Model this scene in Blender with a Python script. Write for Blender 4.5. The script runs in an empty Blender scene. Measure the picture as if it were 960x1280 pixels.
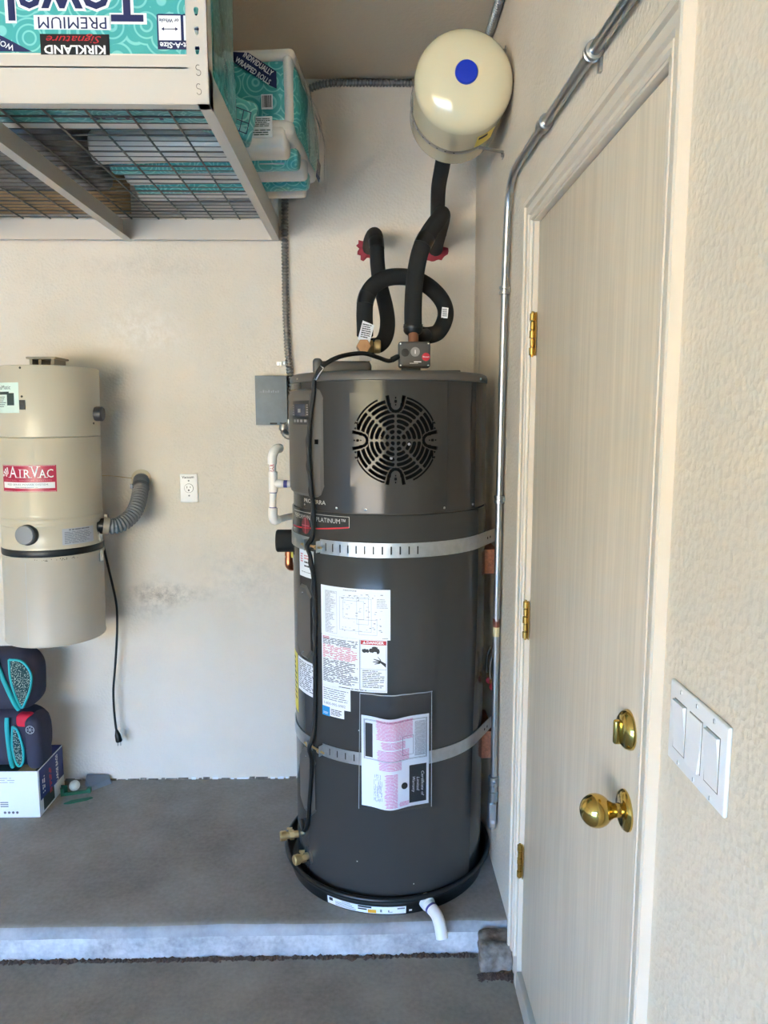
import bpy, math, random
from mathutils import Vector, Matrix, noise
random.seed(7)
scene = bpy.context.scene
COL = scene.collection
R = math.radians

# ------------------------------------------------------------------ camera
CAM = Vector((-.4146, -2.9411, 1.5215))
YAW, PITCH, ROLL, FPX = .0197, .1295, -.0017, 913.08
cam_d = bpy.data.cameras.new('camera')
cam_d.sensor_fit = 'VERTICAL'
cam_d.sensor_height = 36.0
cam_d.lens = FPX / 1280 * 36.0
cam_d.clip_start = .02
cam = bpy.data.objects.new('camera', cam_d)
COL.objects.link(cam)
fw = Vector((math.sin(YAW) * math.cos(PITCH), math.cos(YAW) * math.cos(PITCH), -math.sin(PITCH)))
r0 = Vector((math.cos(YAW), -math.sin(YAW), 0))
u0 = r0.cross(fw)
rr = math.cos(ROLL) * r0 + math.sin(ROLL) * u0
uu = -math.sin(ROLL) * r0 + math.cos(ROLL) * u0
m = Matrix((rr, uu, -fw)).transposed().to_4x4()
m.translation = CAM
cam.matrix_world = m
scene.camera = cam

# ------------------------------------------------------------------ world, sun, exposure
world = bpy.data.worlds.new('sky')
scene.world = world
world.use_nodes = True
wn, wl = world.node_tree.nodes, world.node_tree.links
wn.clear()
wo = wn.new('ShaderNodeOutputWorld')
wb = wn.new('ShaderNodeBackground')
wc = wn.new('ShaderNodeTexCoord')
ws = wn.new('ShaderNodeSeparateXYZ')
wr = wn.new('ShaderNodeValToRGB')
wr.color_ramp.elements[0].color = (.26, .56, 1, 1)
wr.color_ramp.elements[1].color = (.09, .36, 1, 1)
wr.color_ramp.elements[1].position = .4
wl.new(wc.outputs['Generated'], ws.inputs[0])
wl.new(ws.outputs['Z'], wr.inputs[0])
wl.new(wr.outputs[0], wb.inputs[0])
wb.inputs[1].default_value = 27.0
wl.new(wb.outputs[0], wo.inputs[0])

sun_d = bpy.data.lights.new('sun', 'SUN')
sun_d.energy = 70
sun_d.angle = R(.6)
sun_d.color = (1, .78, .42)
sun = bpy.data.objects.new('sun', sun_d)
COL.objects.link(sun)
sun.rotation_euler = (R(-40), 0, R(12))

vs = scene.view_settings
vs.view_transform = 'Standard'
vs.look = 'None'
vs.gamma = 1
vs.use_curve_mapping = False
vs.exposure = .84

# ------------------------------------------------------------------ materials
def lin(c):
    return tuple(((v / 255) / 12.92 if v / 255 <= .04045 else ((v / 255 + .055) / 1.055) ** 2.4) for v in c) + (1,)

MATS = {}
def mat(name, rgb, rough=.5, metal=0., bump=0., bscale=60., bdist=.002, var=0., vscale=6., stretch=(1, 1, 1),
        alpha=1., trans=0., coat=0., spec=.5, dark=None, emit=None):
    if name in MATS:
        return MATS[name]
    m = bpy.data.materials.new(name)
    m.use_nodes = True
    nt = m.node_tree
    N, L = nt.nodes, nt.links
    b = N['Principled BSDF']
    b.inputs['Base Color'].default_value = lin(rgb)
    b.inputs['Roughness'].default_value = rough
    b.inputs['Metallic'].default_value = metal
    b.inputs['Alpha'].default_value = alpha
    b.inputs['Transmission Weight'].default_value = trans
    b.inputs['Coat Weight'].default_value = coat
    b.inputs['Coat Roughness'].default_value = .05
    b.inputs['Specular IOR Level'].default_value = spec
    if emit:
        b.inputs['Emission Color'].default_value = lin(emit[0])
        b.inputs['Emission Strength'].default_value = emit[1]
    tc = N.new('ShaderNodeTexCoord')
    mp = N.new('ShaderNodeMapping')
    mp.inputs['Scale'].default_value = stretch
    L.new(tc.outputs['Object'], mp.inputs[0])
    if bump:
        nz = N.new('ShaderNodeTexNoise')
        nz.inputs['Scale'].default_value = bscale
        nz.inputs['Detail'].default_value = 4
        L.new(mp.outputs[0], nz.inputs['Vector'])
        bp = N.new('ShaderNodeBump')
        bp.inputs['Strength'].default_value = bump
        bp.inputs['Distance'].default_value = bdist
        L.new(nz.outputs['Fac'], bp.inputs['Height'])
        L.new(bp.outputs[0], b.inputs['Normal'])
    if var:
        nv = N.new('ShaderNodeTexNoise')
        nv.inputs['Scale'].default_value = vscale
        nv.inputs['Detail'].default_value = 6
        nv.inputs['Roughness'].default_value = .65
        L.new(mp.outputs[0], nv.inputs['Vector'])
        cr = N.new('ShaderNodeValToRGB')
        cr.color_ramp.elements[0].position = .3
        cr.color_ramp.elements[1].position = .7
        d = lin(dark) if dark else tuple(v * (1 - var) for v in lin(rgb)[:3]) + (1,)
        cr.color_ramp.elements[0].color = d
        cr.color_ramp.elements[1].color = lin(rgb)
        L.new(nv.outputs['Fac'], cr.inputs[0])
        L.new(cr.outputs[0], b.inputs['Base Color'])
    m['b'] = b.name
    MATS[name] = m
    return m

def wall_material(name, rgb, stains):
    """orange-peel painted wall; stains = list of (x, y, z, radius, (r,g,b), amount)"""
    m = mat(name, rgb, rough=.75, spec=.25)
    nt = m.node_tree
    N, L = nt.nodes, nt.links
    b = N['Principled BSDF']
    tc = N['Texture Coordinate']
    n1 = N.new('ShaderNodeTexNoise'); n1.inputs['Scale'].default_value = 120; n1.inputs['Detail'].default_value = 3
    n2 = N.new('ShaderNodeTexVoronoi'); n2.inputs['Scale'].default_value = 95
    L.new(tc.outputs['Object'], n1.inputs['Vector']); L.new(tc.outputs['Object'], n2.inputs['Vector'])
    ad = N.new('ShaderNodeMath'); ad.operation = 'ADD'
    L.new(n1.outputs['Fac'], ad.inputs[0]); L.new(n2.outputs['Distance'], ad.inputs[1])
    bp = N.new('ShaderNodeBump'); bp.inputs['Strength'].default_value = .3; bp.inputs['Distance'].default_value = .004
    L.new(ad.outputs[0], bp.inputs['Height']); L.new(bp.outputs[0], b.inputs['Normal'])
    big = N.new('ShaderNodeTexNoise'); big.inputs['Scale'].default_value = 2.2; big.inputs['Detail'].default_value = 8
    L.new(tc.outputs['Object'], big.inputs['Vector'])
    cr = N.new('ShaderNodeValToRGB')
    cr.color_ramp.elements[0].position = .3; cr.color_ramp.elements[1].position = .7
    c = lin(rgb)
    cr.color_ramp.elements[0].color = (c[0] * .90, c[1] * .89, c[2] * .86, 1)
    cr.color_ramp.elements[1].color = c
    L.new(big.outputs['Fac'], cr.inputs[0])
    out = cr.outputs[0]
    det = N.new('ShaderNodeTexNoise'); det.inputs['Scale'].default_value = 28; det.inputs['Detail'].default_value = 8
    det.inputs['Roughness'].default_value = .8
    L.new(tc.outputs['Object'], det.inputs['Vector'])
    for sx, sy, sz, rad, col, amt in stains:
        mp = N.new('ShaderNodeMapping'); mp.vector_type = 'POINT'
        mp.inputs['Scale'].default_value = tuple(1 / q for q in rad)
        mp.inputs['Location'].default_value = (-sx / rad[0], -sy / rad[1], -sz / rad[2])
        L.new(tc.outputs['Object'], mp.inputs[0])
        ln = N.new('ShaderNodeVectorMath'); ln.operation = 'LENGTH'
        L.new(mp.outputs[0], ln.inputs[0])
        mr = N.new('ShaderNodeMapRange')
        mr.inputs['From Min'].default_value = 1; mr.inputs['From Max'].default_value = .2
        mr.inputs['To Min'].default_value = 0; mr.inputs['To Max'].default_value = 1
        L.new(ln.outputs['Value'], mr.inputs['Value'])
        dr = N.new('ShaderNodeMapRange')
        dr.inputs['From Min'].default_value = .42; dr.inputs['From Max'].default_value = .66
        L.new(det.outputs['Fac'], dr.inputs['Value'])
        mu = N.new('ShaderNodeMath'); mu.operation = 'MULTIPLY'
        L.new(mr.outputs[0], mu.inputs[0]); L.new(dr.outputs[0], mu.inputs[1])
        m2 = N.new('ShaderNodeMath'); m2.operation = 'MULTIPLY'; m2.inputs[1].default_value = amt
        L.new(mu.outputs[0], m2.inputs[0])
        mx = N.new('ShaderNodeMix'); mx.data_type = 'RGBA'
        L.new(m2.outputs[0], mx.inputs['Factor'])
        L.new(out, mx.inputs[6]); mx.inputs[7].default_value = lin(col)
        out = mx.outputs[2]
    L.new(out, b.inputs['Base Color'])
    return m

def concrete_material(name, rgb, dark, blotch=2.5):
    m = mat(name, rgb, rough=.7, spec=.3)
    nt = m.node_tree; N, L = nt.nodes, nt.links
    b = N['Principled BSDF']; tc = N['Texture Coordinate']
    a = N.new('ShaderNodeTexNoise'); a.inputs['Scale'].default_value = blotch; a.inputs['Detail'].default_value = 10
    a.inputs['Roughness'].default_value = .62
    f = N.new('ShaderNodeTexNoise'); f.inputs['Scale'].default_value = 70; f.inputs['Detail'].default_value = 6
    L.new(tc.outputs['Object'], a.inputs['Vector']); L.new(tc.outputs['Object'], f.inputs['Vector'])
    mxm = N.new('ShaderNodeMath'); mxm.operation = 'MULTIPLY_ADD'; mxm.inputs[1].default_value = .35
    L.new(f.outputs['Fac'], mxm.inputs[0]); L.new(a.outputs['Fac'], mxm.inputs[2])
    cr = N.new('ShaderNodeValToRGB')
    cr.color_ramp.elements[0].position = .48; cr.color_ramp.elements[1].position = .86
    cr.color_ramp.elements[0].color = lin(dark); cr.color_ramp.elements[1].color = lin(rgb)
    L.new(mxm.outputs[0], cr.inputs[0]); L.new(cr.outputs[0], b.inputs['Base Color'])
    bp = N.new('ShaderNodeBump'); bp.inputs['Strength'].default_value = .3; bp.inputs['Distance'].default_value = .003
    L.new(f.outputs['Fac'], bp.inputs['Height']); L.new(bp.outputs[0], b.inputs['Normal'])
    return m

# ------------------------------------------------------------------ mesh builder
def tag(o, label=None, cat=None, group=None, kind=None):
    if label: o['label'] = label
    if cat: o['category'] = cat
    if group: o['group'] = group
    if kind: o['kind'] = kind
    return o

def empty(name, loc, label=None, cat=None, group=None, kind=None):
    o = bpy.data.objects.new(name, None)
    o.empty_display_size = .05
    COL.objects.link(o)
    o.location = loc
    return tag(o, label, cat, group, kind)

def catmull(pts, per=8):
    P = [Vector(p) for p in pts]
    if len(P) < 3:
        return [P[0].lerp(P[-1], i / per) for i in range(per + 1)]
    P = [P[0] * 2 - P[1]] + P + [P[-1] * 2 - P[-2]]
    out = []
    for i in range(1, len(P) - 2):
        a, b, c, d = P[i - 1:i + 3]
        for k in range(per):
            t = k / per
            out.append(.5 * ((2 * b) + (c - a) * t + (2 * a - 5 * b + 4 * c - d) * t * t + (3 * b - a - 3 * c + d) * t ** 3))
    out.append(P[-2])
    return out

def resample(pts, step):
    out = [pts[0].copy()]
    acc = 0
    for a, b in zip(pts, pts[1:]):
        d = (b - a).length
        while d > 1e-9 and acc + d >= step:
            t = (step - acc) / d
            a = a.lerp(b, t)
            out.append(a.copy())
            d = (b - a).length
            acc = 0
        acc += d
    return out

class MB:
    def __init__(s):
        s.v, s.f, s.mi = [], [], []
    def add(s, v, f, mi=0):
        o = len(s.v)
        s.v += [Vector(p) for p in v]
        s.f += [tuple(i + o for i in q) for q in f]
        s.mi += [mi] * len(f)
        return s
    def box(s, a, b, mi=0, bev=0):
        x0, y0, z0 = [min(p, q) for p, q in zip(a, b)]
        x1, y1, z1 = [max(p, q) for p, q in zip(a, b)]
        if bev:
            n = 2
            return s.rbox(((x0 + x1) / 2, (y0 + y1) / 2, (z0 + z1) / 2), (x1 - x0, y1 - y0, z1 - z0), bev, n, mi)
        v = [(x0, y0, z0), (x1, y0, z0), (x1, y1, z0), (x0, y1, z0), (x0, y0, z1), (x1, y0, z1), (x1, y1, z1), (x0, y1, z1)]
        return s.add(v, [(0, 3, 2, 1), (4, 5, 6, 7), (0, 1, 5, 4), (1, 2, 6, 5), (2, 3, 7, 6), (3, 0, 4, 7)], mi)
    def rbox(s, c, size, r, n=2, mi=0, sub=0, fn=None):
        """rounded box: corner strips of n cells, faces of sub cells"""
        h = [q / 2 for q in size]
        r = min([r] + [q * .98 for q in h])
        def axis(hh):
            a = [-hh + r * (1 - math.cos(k / n * math.pi / 2)) for k in range(n)]
            k2 = max(1, sub)
            mid = [-hh + r + (2 * hh - 2 * r) * k / k2 for k in range(k2 + 1)]
            return a + mid + [-q for q in reversed(a)]
        ax = [axis(q) for q in h]
        vid, V, F = {}, [], []
        def vert(i, j, k):
            key = (i, j, k)
            if key not in vid:
                p = Vector((ax[0][i], ax[1][j], ax[2][k]))
                inner = Vector([max(-(h[t] - r), min(h[t] - r, p[t])) for t in range(3)])
                d = p - inner
                if d.length > 1e-9:
                    p = inner + d.normalized() * r
                if fn:
                    p = fn(p)
                vid[key] = len(V)
                V.append(p + Vector(c))
            return vid[key]
        I, J, K = [len(q) - 1 for q in ax]
        for i in range(I):
            for j in range(J):
                F.append((vert(i, j, 0), vert(i, j + 1, 0), vert(i + 1, j + 1, 0), vert(i + 1, j, 0)))
                F.append((vert(i, j, K), vert(i + 1, j, K), vert(i + 1, j + 1, K), vert(i, j + 1, K)))
        for i in range(I):
            for k in range(K):
                F.append((vert(i, 0, k), vert(i + 1, 0, k), vert(i + 1, 0, k + 1), vert(i, 0, k + 1)))
                F.append((vert(i, J, k), vert(i, J, k + 1), vert(i + 1, J, k + 1), vert(i + 1, J, k)))
        for j in range(J):
            for k in range(K):
                F.append((vert(0, j, k), vert(0, j, k + 1), vert(0, j + 1, k + 1), vert(0, j + 1, k)))
                F.append((vert(I, j, k), vert(I, j + 1, k), vert(I, j + 1, k + 1), vert(I, j, k + 1)))
        return s.add(V, F, mi)
    def lathe(s, prof, c=(0, 0, 0), axis=(0, 0, 1), n=48, mi=0, a0=0, a1=360):
        """prof: (radius, height along axis) listed so that the outside faces out going up"""
        ax = Vector(axis).normalized()
        t = Vector((1, 0, 0)) if abs(ax.x) < .9 else Vector((0, 1, 0))
        u = (t - ax * t.dot(ax)).normalized()
        w = ax.cross(u)
        full = abs(a1 - a0) >= 360
        cnt = n if full else n + 1
        V, F = [], []
        for rr_, hh in prof:
            for i in range(cnt):
                a = R(a0 + (a1 - a0) * i / n)
                V.append(Vector(c) + ax * hh + (u * math.cos(a) + w * math.sin(a)) * max(rr_, 1e-5))
        for k in range(len(prof) - 1):
            for i in range(n):
                j = (i + 1) % cnt
                F.append((k * cnt + i, k * cnt + j, (k + 1) * cnt + j, (k + 1) * cnt + i))
        if full and prof[0][0] > 1e-4:
            F.append(tuple(reversed(range(cnt))))
        if full and prof[-1][0] > 1e-4:
            F.append(tuple((len(prof) - 1) * cnt + i for i in range(cnt)))
        return s.add(V, F, mi)
    def cyl(s, a, b, r, n=20, mi=0, bev=0):
        a, b = Vector(a), Vector(b)
        L = (b - a).length
        pr = [(r, 0), (r, L)] if not bev else [(r - bev, 0), (r, bev), (r, L - bev), (r - bev, L)]
        return s.lathe(pr, a, b - a, n, mi)
    def tube(s, path, r, n=12, mi=0, cap=True):
        P = [Vector(p) for p in path]
        rad = r if isinstance(r, (list, tuple)) else [r] * len(P)
        T = []
        for i in range(len(P)):
            d = P[min(i + 1, len(P) - 1)] - P[max(i - 1, 0)]
            T.append(d.normalized())
        t0 = Vector((0, 0, 1)) if abs(T[0].z) < .9 else Vector((1, 0, 0))
        u = (t0 - T[0] * t0.dot(T[0])).normalized()
        V, F = [], []
        for i, p in enumerate(P):
            if i:
                u = u - T[i] * u.dot(T[i])
                u.normalize()
            w = T[i].cross(u)
            for k in range(n):
                a = 2 * math.pi * k / n
                V.append(p + (u * math.cos(a) + w * math.sin(a)) * rad[i])
        for i in range(len(P) - 1):
            for k in range(n):
                j = (k + 1) % n
                F.append((i * n + k, i * n + j, (i + 1) * n + j, (i + 1) * n + k))
        if cap:
            F.append(tuple(reversed(range(n))))
            F.append(tuple((len(P) - 1) * n + k for k in range(n)))
        return s.add(V, F, mi)
    def corrugated(s, path, r, pitch=.008, depth=.0015, n=12, mi=0):
        pts = resample(catmull(path, 14), pitch / 4)
        return s.tube(pts, [r + (depth * .6 if i % 4 in (0, 1) else -depth) for i in range(len(pts))], n, mi)
    def prism(s, poly, o, ux, uy, t, mi=0):
        """extrude a 2-D polygon (counter-clockwise seen against n = ux x uy) by t along n"""
        o, ux, uy = Vector(o), Vector(ux), Vector(uy)
        nn = ux.cross(uy).normalized()
        k = len(poly)
        V = [o + ux * x + uy * y for x, y in poly] + [o + ux * x + uy * y + nn * t for x, y in poly]
        F = [tuple(reversed(range(k))), tuple(range(k, 2 * k))] + [(i, (i + 1) % k, (i + 1) % k + k, i + k) for i in range(k)]
        return s.add(V, F, mi)
    def build(s, name, mats, parent=None, origin=(0, 0, 0), smooth=35, xf=None):
        o = Vector(origin)
        vv = [xf(p) if xf else p for p in s.v]
        me = bpy.data.meshes.new(name)
        me.from_pydata([tuple(p - o) for p in vv], [], s.f)
        for q in (mats if isinstance(mats, (list, tuple)) else [mats]):
            me.materials.append(q)
        if any(s.mi):
            me.polygons.foreach_set('material_index', s.mi)
        if smooth:
            me.shade_smooth()
            me.set_sharp_from_angle(angle=R(smooth))
        me.update()
        ob = bpy.data.objects.new(name, me)
        COL.objects.link(ob)
        if parent is not None:
            ob.parent = parent
        else:
            ob.location = o
        return ob

def struct(mb, name, m, **k):
    return tag(mb.build(name, m, **k), kind='structure')

_tx = {}
def text2d(s, size, bold=0., ax='CENTER', shear=0.):
    key = (s, size, bold, ax, shear)
    if key not in _tx:
        cu = bpy.data.curves.new('lettering', 'FONT')
        cu.body = s; cu.size = size; cu.align_x = ax; cu.align_y = 'CENTER'
        cu.resolution_u = 2; cu.offset = bold; cu.shear = shear
        ob = bpy.data.objects.new('lettering', cu)
        me = ob.to_mesh()
        V = [(v.co.x, v.co.y) for v in me.vertices]
        F = [tuple(p.vertices) for p in me.polygons]
        ob.to_mesh_clear()
        bpy.data.objects.remove(ob)
        bpy.data.curves.remove(cu)
        _tx[key] = (V, F)
    return _tx[key]

def text_flat(mb, s, o, ux, uy, size, bold=0., ax='CENTER', mi=0, shear=0., width=None):
    V, F = text2d(s, size, bold, ax, shear)
    if not V: return mb
    k = 1
    if width:
        k = width / max(1e-6, max(p[0] for p in V) - min(p[0] for p in V))
    o, ux, uy = Vector(o), Vector(ux), Vector(uy)
    return mb.add([o + ux * x * k + uy * y for x, y in V], F, mi)

class Cyl:
    """vertical drum: angle 0 faces -y, positive turns to +x"""
    def __init__(s, cx, cy):
        s.cx, s.cy = cx, cy
    def p(s, r, a, z):
        return Vector((s.cx + r * math.sin(R(a)), s.cy - r * math.cos(R(a)), z))
    def patch(s, mb, r, a0, a1, z0, z1, t, mi=0, n=None, zs=None):
        n = n or max(2, int(abs(a1 - a0) / 3))
        V, F = [], []
        for i in range(n + 1):
            a = a0 + (a1 - a0) * i / n
            dz = zs(a) if zs else 0
            V += [s.p(r, a, z0 + dz), s.p(r, a, z1 + dz), s.p(r + t, a, z1 + dz), s.p(r + t, a, z0 + dz)]
        for i in range(n):
            o = i * 4
            for k in range(4):
                F.append((o + k, o + (k + 1) % 4, o + 4 + (k + 1) % 4, o + 4 + k))
        F += [(3, 2, 1, 0), (n * 4, n * 4 + 1, n * 4 + 2, n * 4 + 3)]
        return mb.add(V, F, mi)
    def text(s, mb, txt, r, a, z, size, bold=0., ax='CENTER', mi=0, width=None, rot=0):
        V, F = text2d(txt, size, bold, ax)
        if not V: return mb
        k = 1
        if width:
            k = width / max(1e-6, max(p[0] for p in V) - min(p[0] for p in V))
        out = []
        for x, y in V:
            x *= k
            if rot == -90: x, y = y, -x
            elif rot == 180: x, y = -x, -y
            out.append(s.p(r, a + math.degrees(x / r), z + y))
        return mb.add(out, F, mi)
    def lines(s, mb, r, a0, a1, z0, z1, rows, fill=.45, mi=0, ragged=.15, seed=1, gap=.12):
        rnd = random.Random(seed)
        for k in range(rows):
            zc = z1 - (z1 - z0) * (k + .5) / rows
            hz = (z1 - z0) / rows * fill / 2
            end = a1 - (a1 - a0) * rnd.random() * ragged
            a = a0
            while a < end:
                w = (a1 - a0) * rnd.uniform(.05, .3)
                b = min(end, a + w)
                if b - a > .1:
                    n = max(1, int((b - a) / 4))
                    V, F = [], []
                    for i in range(n + 1):
                        q = a + (b - a) * i / n
                        V += [s.p(r, q, zc - hz), s.p(r, q, zc + hz)]
                    for i in range(n):
                        F.append((2 * i, 2 * i + 2, 2 * i + 3, 2 * i + 1))
                    mb.add(V, F, mi)
                a = b + (a1 - a0) * gap * rnd.uniform(.1, .35)
        return mb

def flat_lines(mb, o, ux, uy, x0, x1, y0, y1, rows, fill=.45, mi=0, ragged=.15, seed=1, gap=.12):
    rnd = random.Random(seed)
    o, ux, uy = Vector(o), Vector(ux), Vector(uy)
    for k in range(rows):
        yc = y1 - (y1 - y0) * (k + .5) / rows
        h = (y1 - y0) / rows * fill / 2
        end = x1 - (x1 - x0) * rnd.random() * ragged
        a = x0
        while a < end:
            b = min(end, a + (x1 - x0) * rnd.uniform(.05, .3))
            mb.add([o + ux * a + uy * (yc - h), o + ux * b + uy * (yc - h), o + ux * b + uy * (yc + h), o + ux * a + uy * (yc + h)], [(0, 1, 2, 3)], mi)
            a = b + (x1 - x0) * gap * rnd.uniform(.1, .35)
    return mb

# ------------------------------------------------------------------ material table
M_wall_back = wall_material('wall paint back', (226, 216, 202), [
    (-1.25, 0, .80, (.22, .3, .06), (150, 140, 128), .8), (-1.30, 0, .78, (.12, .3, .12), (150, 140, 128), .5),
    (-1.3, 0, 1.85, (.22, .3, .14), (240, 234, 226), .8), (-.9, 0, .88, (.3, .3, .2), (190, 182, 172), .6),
    (-1.28, 0, 2.1, (.4, .3, .05), (200, 190, 175), .6)])
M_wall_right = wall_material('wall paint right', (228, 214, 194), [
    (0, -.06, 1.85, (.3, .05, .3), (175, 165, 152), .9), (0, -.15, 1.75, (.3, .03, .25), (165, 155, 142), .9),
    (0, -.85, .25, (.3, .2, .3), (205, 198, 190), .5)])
M_ceil = mat('ceiling paint', (206, 192, 170), rough=.85, bump=.3, bscale=80, bdist=.004, spec=.2)
M_conc = concrete_material('slab concrete', (158, 149, 138), (122, 114, 104))
M_conc2 = concrete_material('garage concrete', (152, 139, 122), (116, 105, 90), 3.2)
M_curb = concrete_material('painted curb concrete', (206, 206, 206), (140, 140, 142), 9)
M_curbtop = concrete_material('curb edge concrete', (170, 170, 172), (138, 137, 138), 7)
M_rubble = concrete_material('broken concrete', (158, 146, 136), (84, 72, 62), 14)
M_dirt = mat('brown dirt', (92, 70, 58), rough=.95, bump=.8, bscale=120, bdist=.004, var=.5, vscale=60)
M_drive = mat('driveway concrete', (206, 182, 142), rough=.9)
M_trim = mat('trim paint', (226, 212, 192), rough=.45, bump=.08, bscale=30, var=.06, vscale=9)
M_brass = mat('polished brass', (204, 172, 96), rough=.14, metal=1)
M_hinge = mat('aged brass', (194, 160, 88), rough=.32, metal=1)
M_white_pl = mat('white plastic', (236, 234, 232), rough=.3)
M_slot = mat('dark slot', (42, 38, 34), rough=.6)
M_black = mat('black void', (6, 6, 6), rough=.8, spec=.1)
M_blackpl = mat('black plastic', (16, 16, 17), rough=.38)
M_pan = mat('black pan plastic', (15, 15, 16), rough=.33, bump=.05, bscale=40)
M_rubber = mat('black cord rubber', (13, 13, 14), rough=.45)
M_foam = mat('black foam insulation', (24, 24, 24), rough=.82, bump=.25, bscale=160, bdist=.002)
M_tape = mat('black vinyl tape', (14, 14, 15), rough=.3)
M_tank = mat('grey metallic enamel', (60, 58, 56), rough=.2, metal=.15, coat=.0, spec=.34)
M_tank2 = mat('grey enamel jacket', (63, 62, 61), rough=.18, metal=.1, coat=.0, spec=.34)
M_cap = mat('grey cap plastic', (92, 88, 84), rough=.42, metal=.2)
M_panel = mat('grey panel plastic', (97, 92, 86), rough=.45, metal=.15)
M_galv = mat('galvanised steel', (190, 194, 196), rough=.36, metal=.85, var=.2, vscale=45)
M_steel = mat('zinc conduit steel', (176, 178, 180), rough=.3, metal=.95)
M_screw = mat('screw steel', (190, 190, 190), rough=.25, metal=1)
M_paper = mat('white label paper', (238, 240, 244), rough=.5)
M_ink = mat('black ink', (40, 40, 44), rough=.6)
M_inkg = mat('grey ink', (122, 124, 130), rough=.6)
M_red = mat('red ink', (196, 38, 52), rough=.5)
M_redl = mat('pale red ink', (214, 120, 130), rough=.5)
M_pink = mat('pink ink', (222, 84, 150), rough=.5)
M_blue = mat('blue ink', (28, 140, 200), rough=.5)
M_yellow = mat('yellow sticker', (226, 206, 80), rough=.5)
M_orange = mat('orange ink', (240, 176, 40), rough=.5)
M_silver = mat('silver lettering', (196, 192, 186), rough=.35, metal=.3)
M_pvc = mat('white pvc', (236, 230, 224), rough=.32)
M_purple = mat('purple primer', (66, 60, 130), rough=.4)
M_copper = mat('copper', (205, 122, 84), rough=.28, metal=1)
M_bronze = mat('dull brass', (206, 178, 130), rough=.35, metal=.85)
M_wood = mat('cut lumber', (176, 112, 82), rough=.75, var=.6, vscale=9, stretch=(9, 2, 9))
M_cream = mat('cream enamel', (216, 206, 172), rough=.16, coat=.5)
M_bluecap = mat('blue plastic cap', (6, 48, 180), rough=.35)
M_jbox = mat('galvanised box steel', (128, 134, 137), rough=.6, metal=.25, var=.15, vscale=20)
M_flex = mat('flexible steel', (150, 148, 144), rough=.35, metal=.9)
M_vac = mat('almond enamel', (198, 188, 166), rough=.3, coat=.25)
M_vacbin = mat('almond enamel bin', (188, 179, 162), rough=.4, var=.05, vscale=5)
M_grey = mat('grey plastic', (128, 130, 134), rough=.4)
M_greyl = mat('light grey label', (182, 186, 194), rough=.5)
M_crimson = mat('crimson label', (176, 22, 60), rough=.3)
M_mint = mat('pale mint label', (214, 232, 220), rough=.45)
M_hose = mat('grey vinyl hose', (112, 114, 118), rough=.42)
M_rack = mat('rack white enamel', (202, 194, 182), rough=.4)
M_wire = mat('rack wire', (104, 98, 92), rough=.5, metal=.4)
M_navy = mat('navy fabric', (54, 54, 72), rough=.85, bump=.15, bscale=400)
M_teal = mat('teal binding', (30, 168, 172), rough=.6)
M_redf = mat('red fabric', (206, 24, 58), rough=.7)
M_boxw = mat('white carton', (234, 238, 240), rough=.6)
M_boxb = mat('blue carton print', (34, 52, 128), rough=.5, var=.5, vscale=9)
M_boxd = mat('dark green carton print', (50, 62, 52), rough=.5, var=.5, vscale=14)
M_navyp = mat('navy print', (24, 34, 84), rough=.4)
M_whitep = mat('white print', (240, 240, 240), rough=.45)
M_green = mat('green plastic', (28, 96, 68), rough=.45)
M_greyw = mat('grey rubber wedge', (112, 116, 122), rough=.75)
M_ball = mat('golf ball', (228, 226, 214), rough=.4, var=.25, vscale=25)
M_sealant = mat('red sealant', (150, 44, 58), rough=.7, bump=.5, bscale=90)
def film_material():
    m = bpy.data.materials.new('clear plastic film')
    m.use_nodes = True
    N, L = m.node_tree.nodes, m.node_tree.links
    N.clear()
    o = N.new('ShaderNodeOutputMaterial'); mx = N.new('ShaderNodeMixShader')
    tr = N.new('ShaderNodeBsdfTransparent'); gl = N.new('ShaderNodeBsdfGlossy'); fr = N.new('ShaderNodeFresnel')
    tr.inputs[0].default_value = (.96, .97, .98, 1)
    gl.inputs['Roughness'].default_value = .12
    fr.inputs['IOR'].default_value = 1.42
    L.new(fr.outputs[0], mx.inputs[0]); L.new(tr.outputs[0], mx.inputs[1]); L.new(gl.outputs[0], mx.inputs[2]); L.new(mx.outputs[0], o.inputs[0])
    return m
M_film = film_material()
M_smoke = mat('grey plastic bag', (128, 122, 122), rough=.35, var=.45, vscale=10, dark=(60, 52, 52))
M_cardb = mat('brown cardboard', (178, 146, 104), rough=.8, var=.2, vscale=12)

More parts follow.
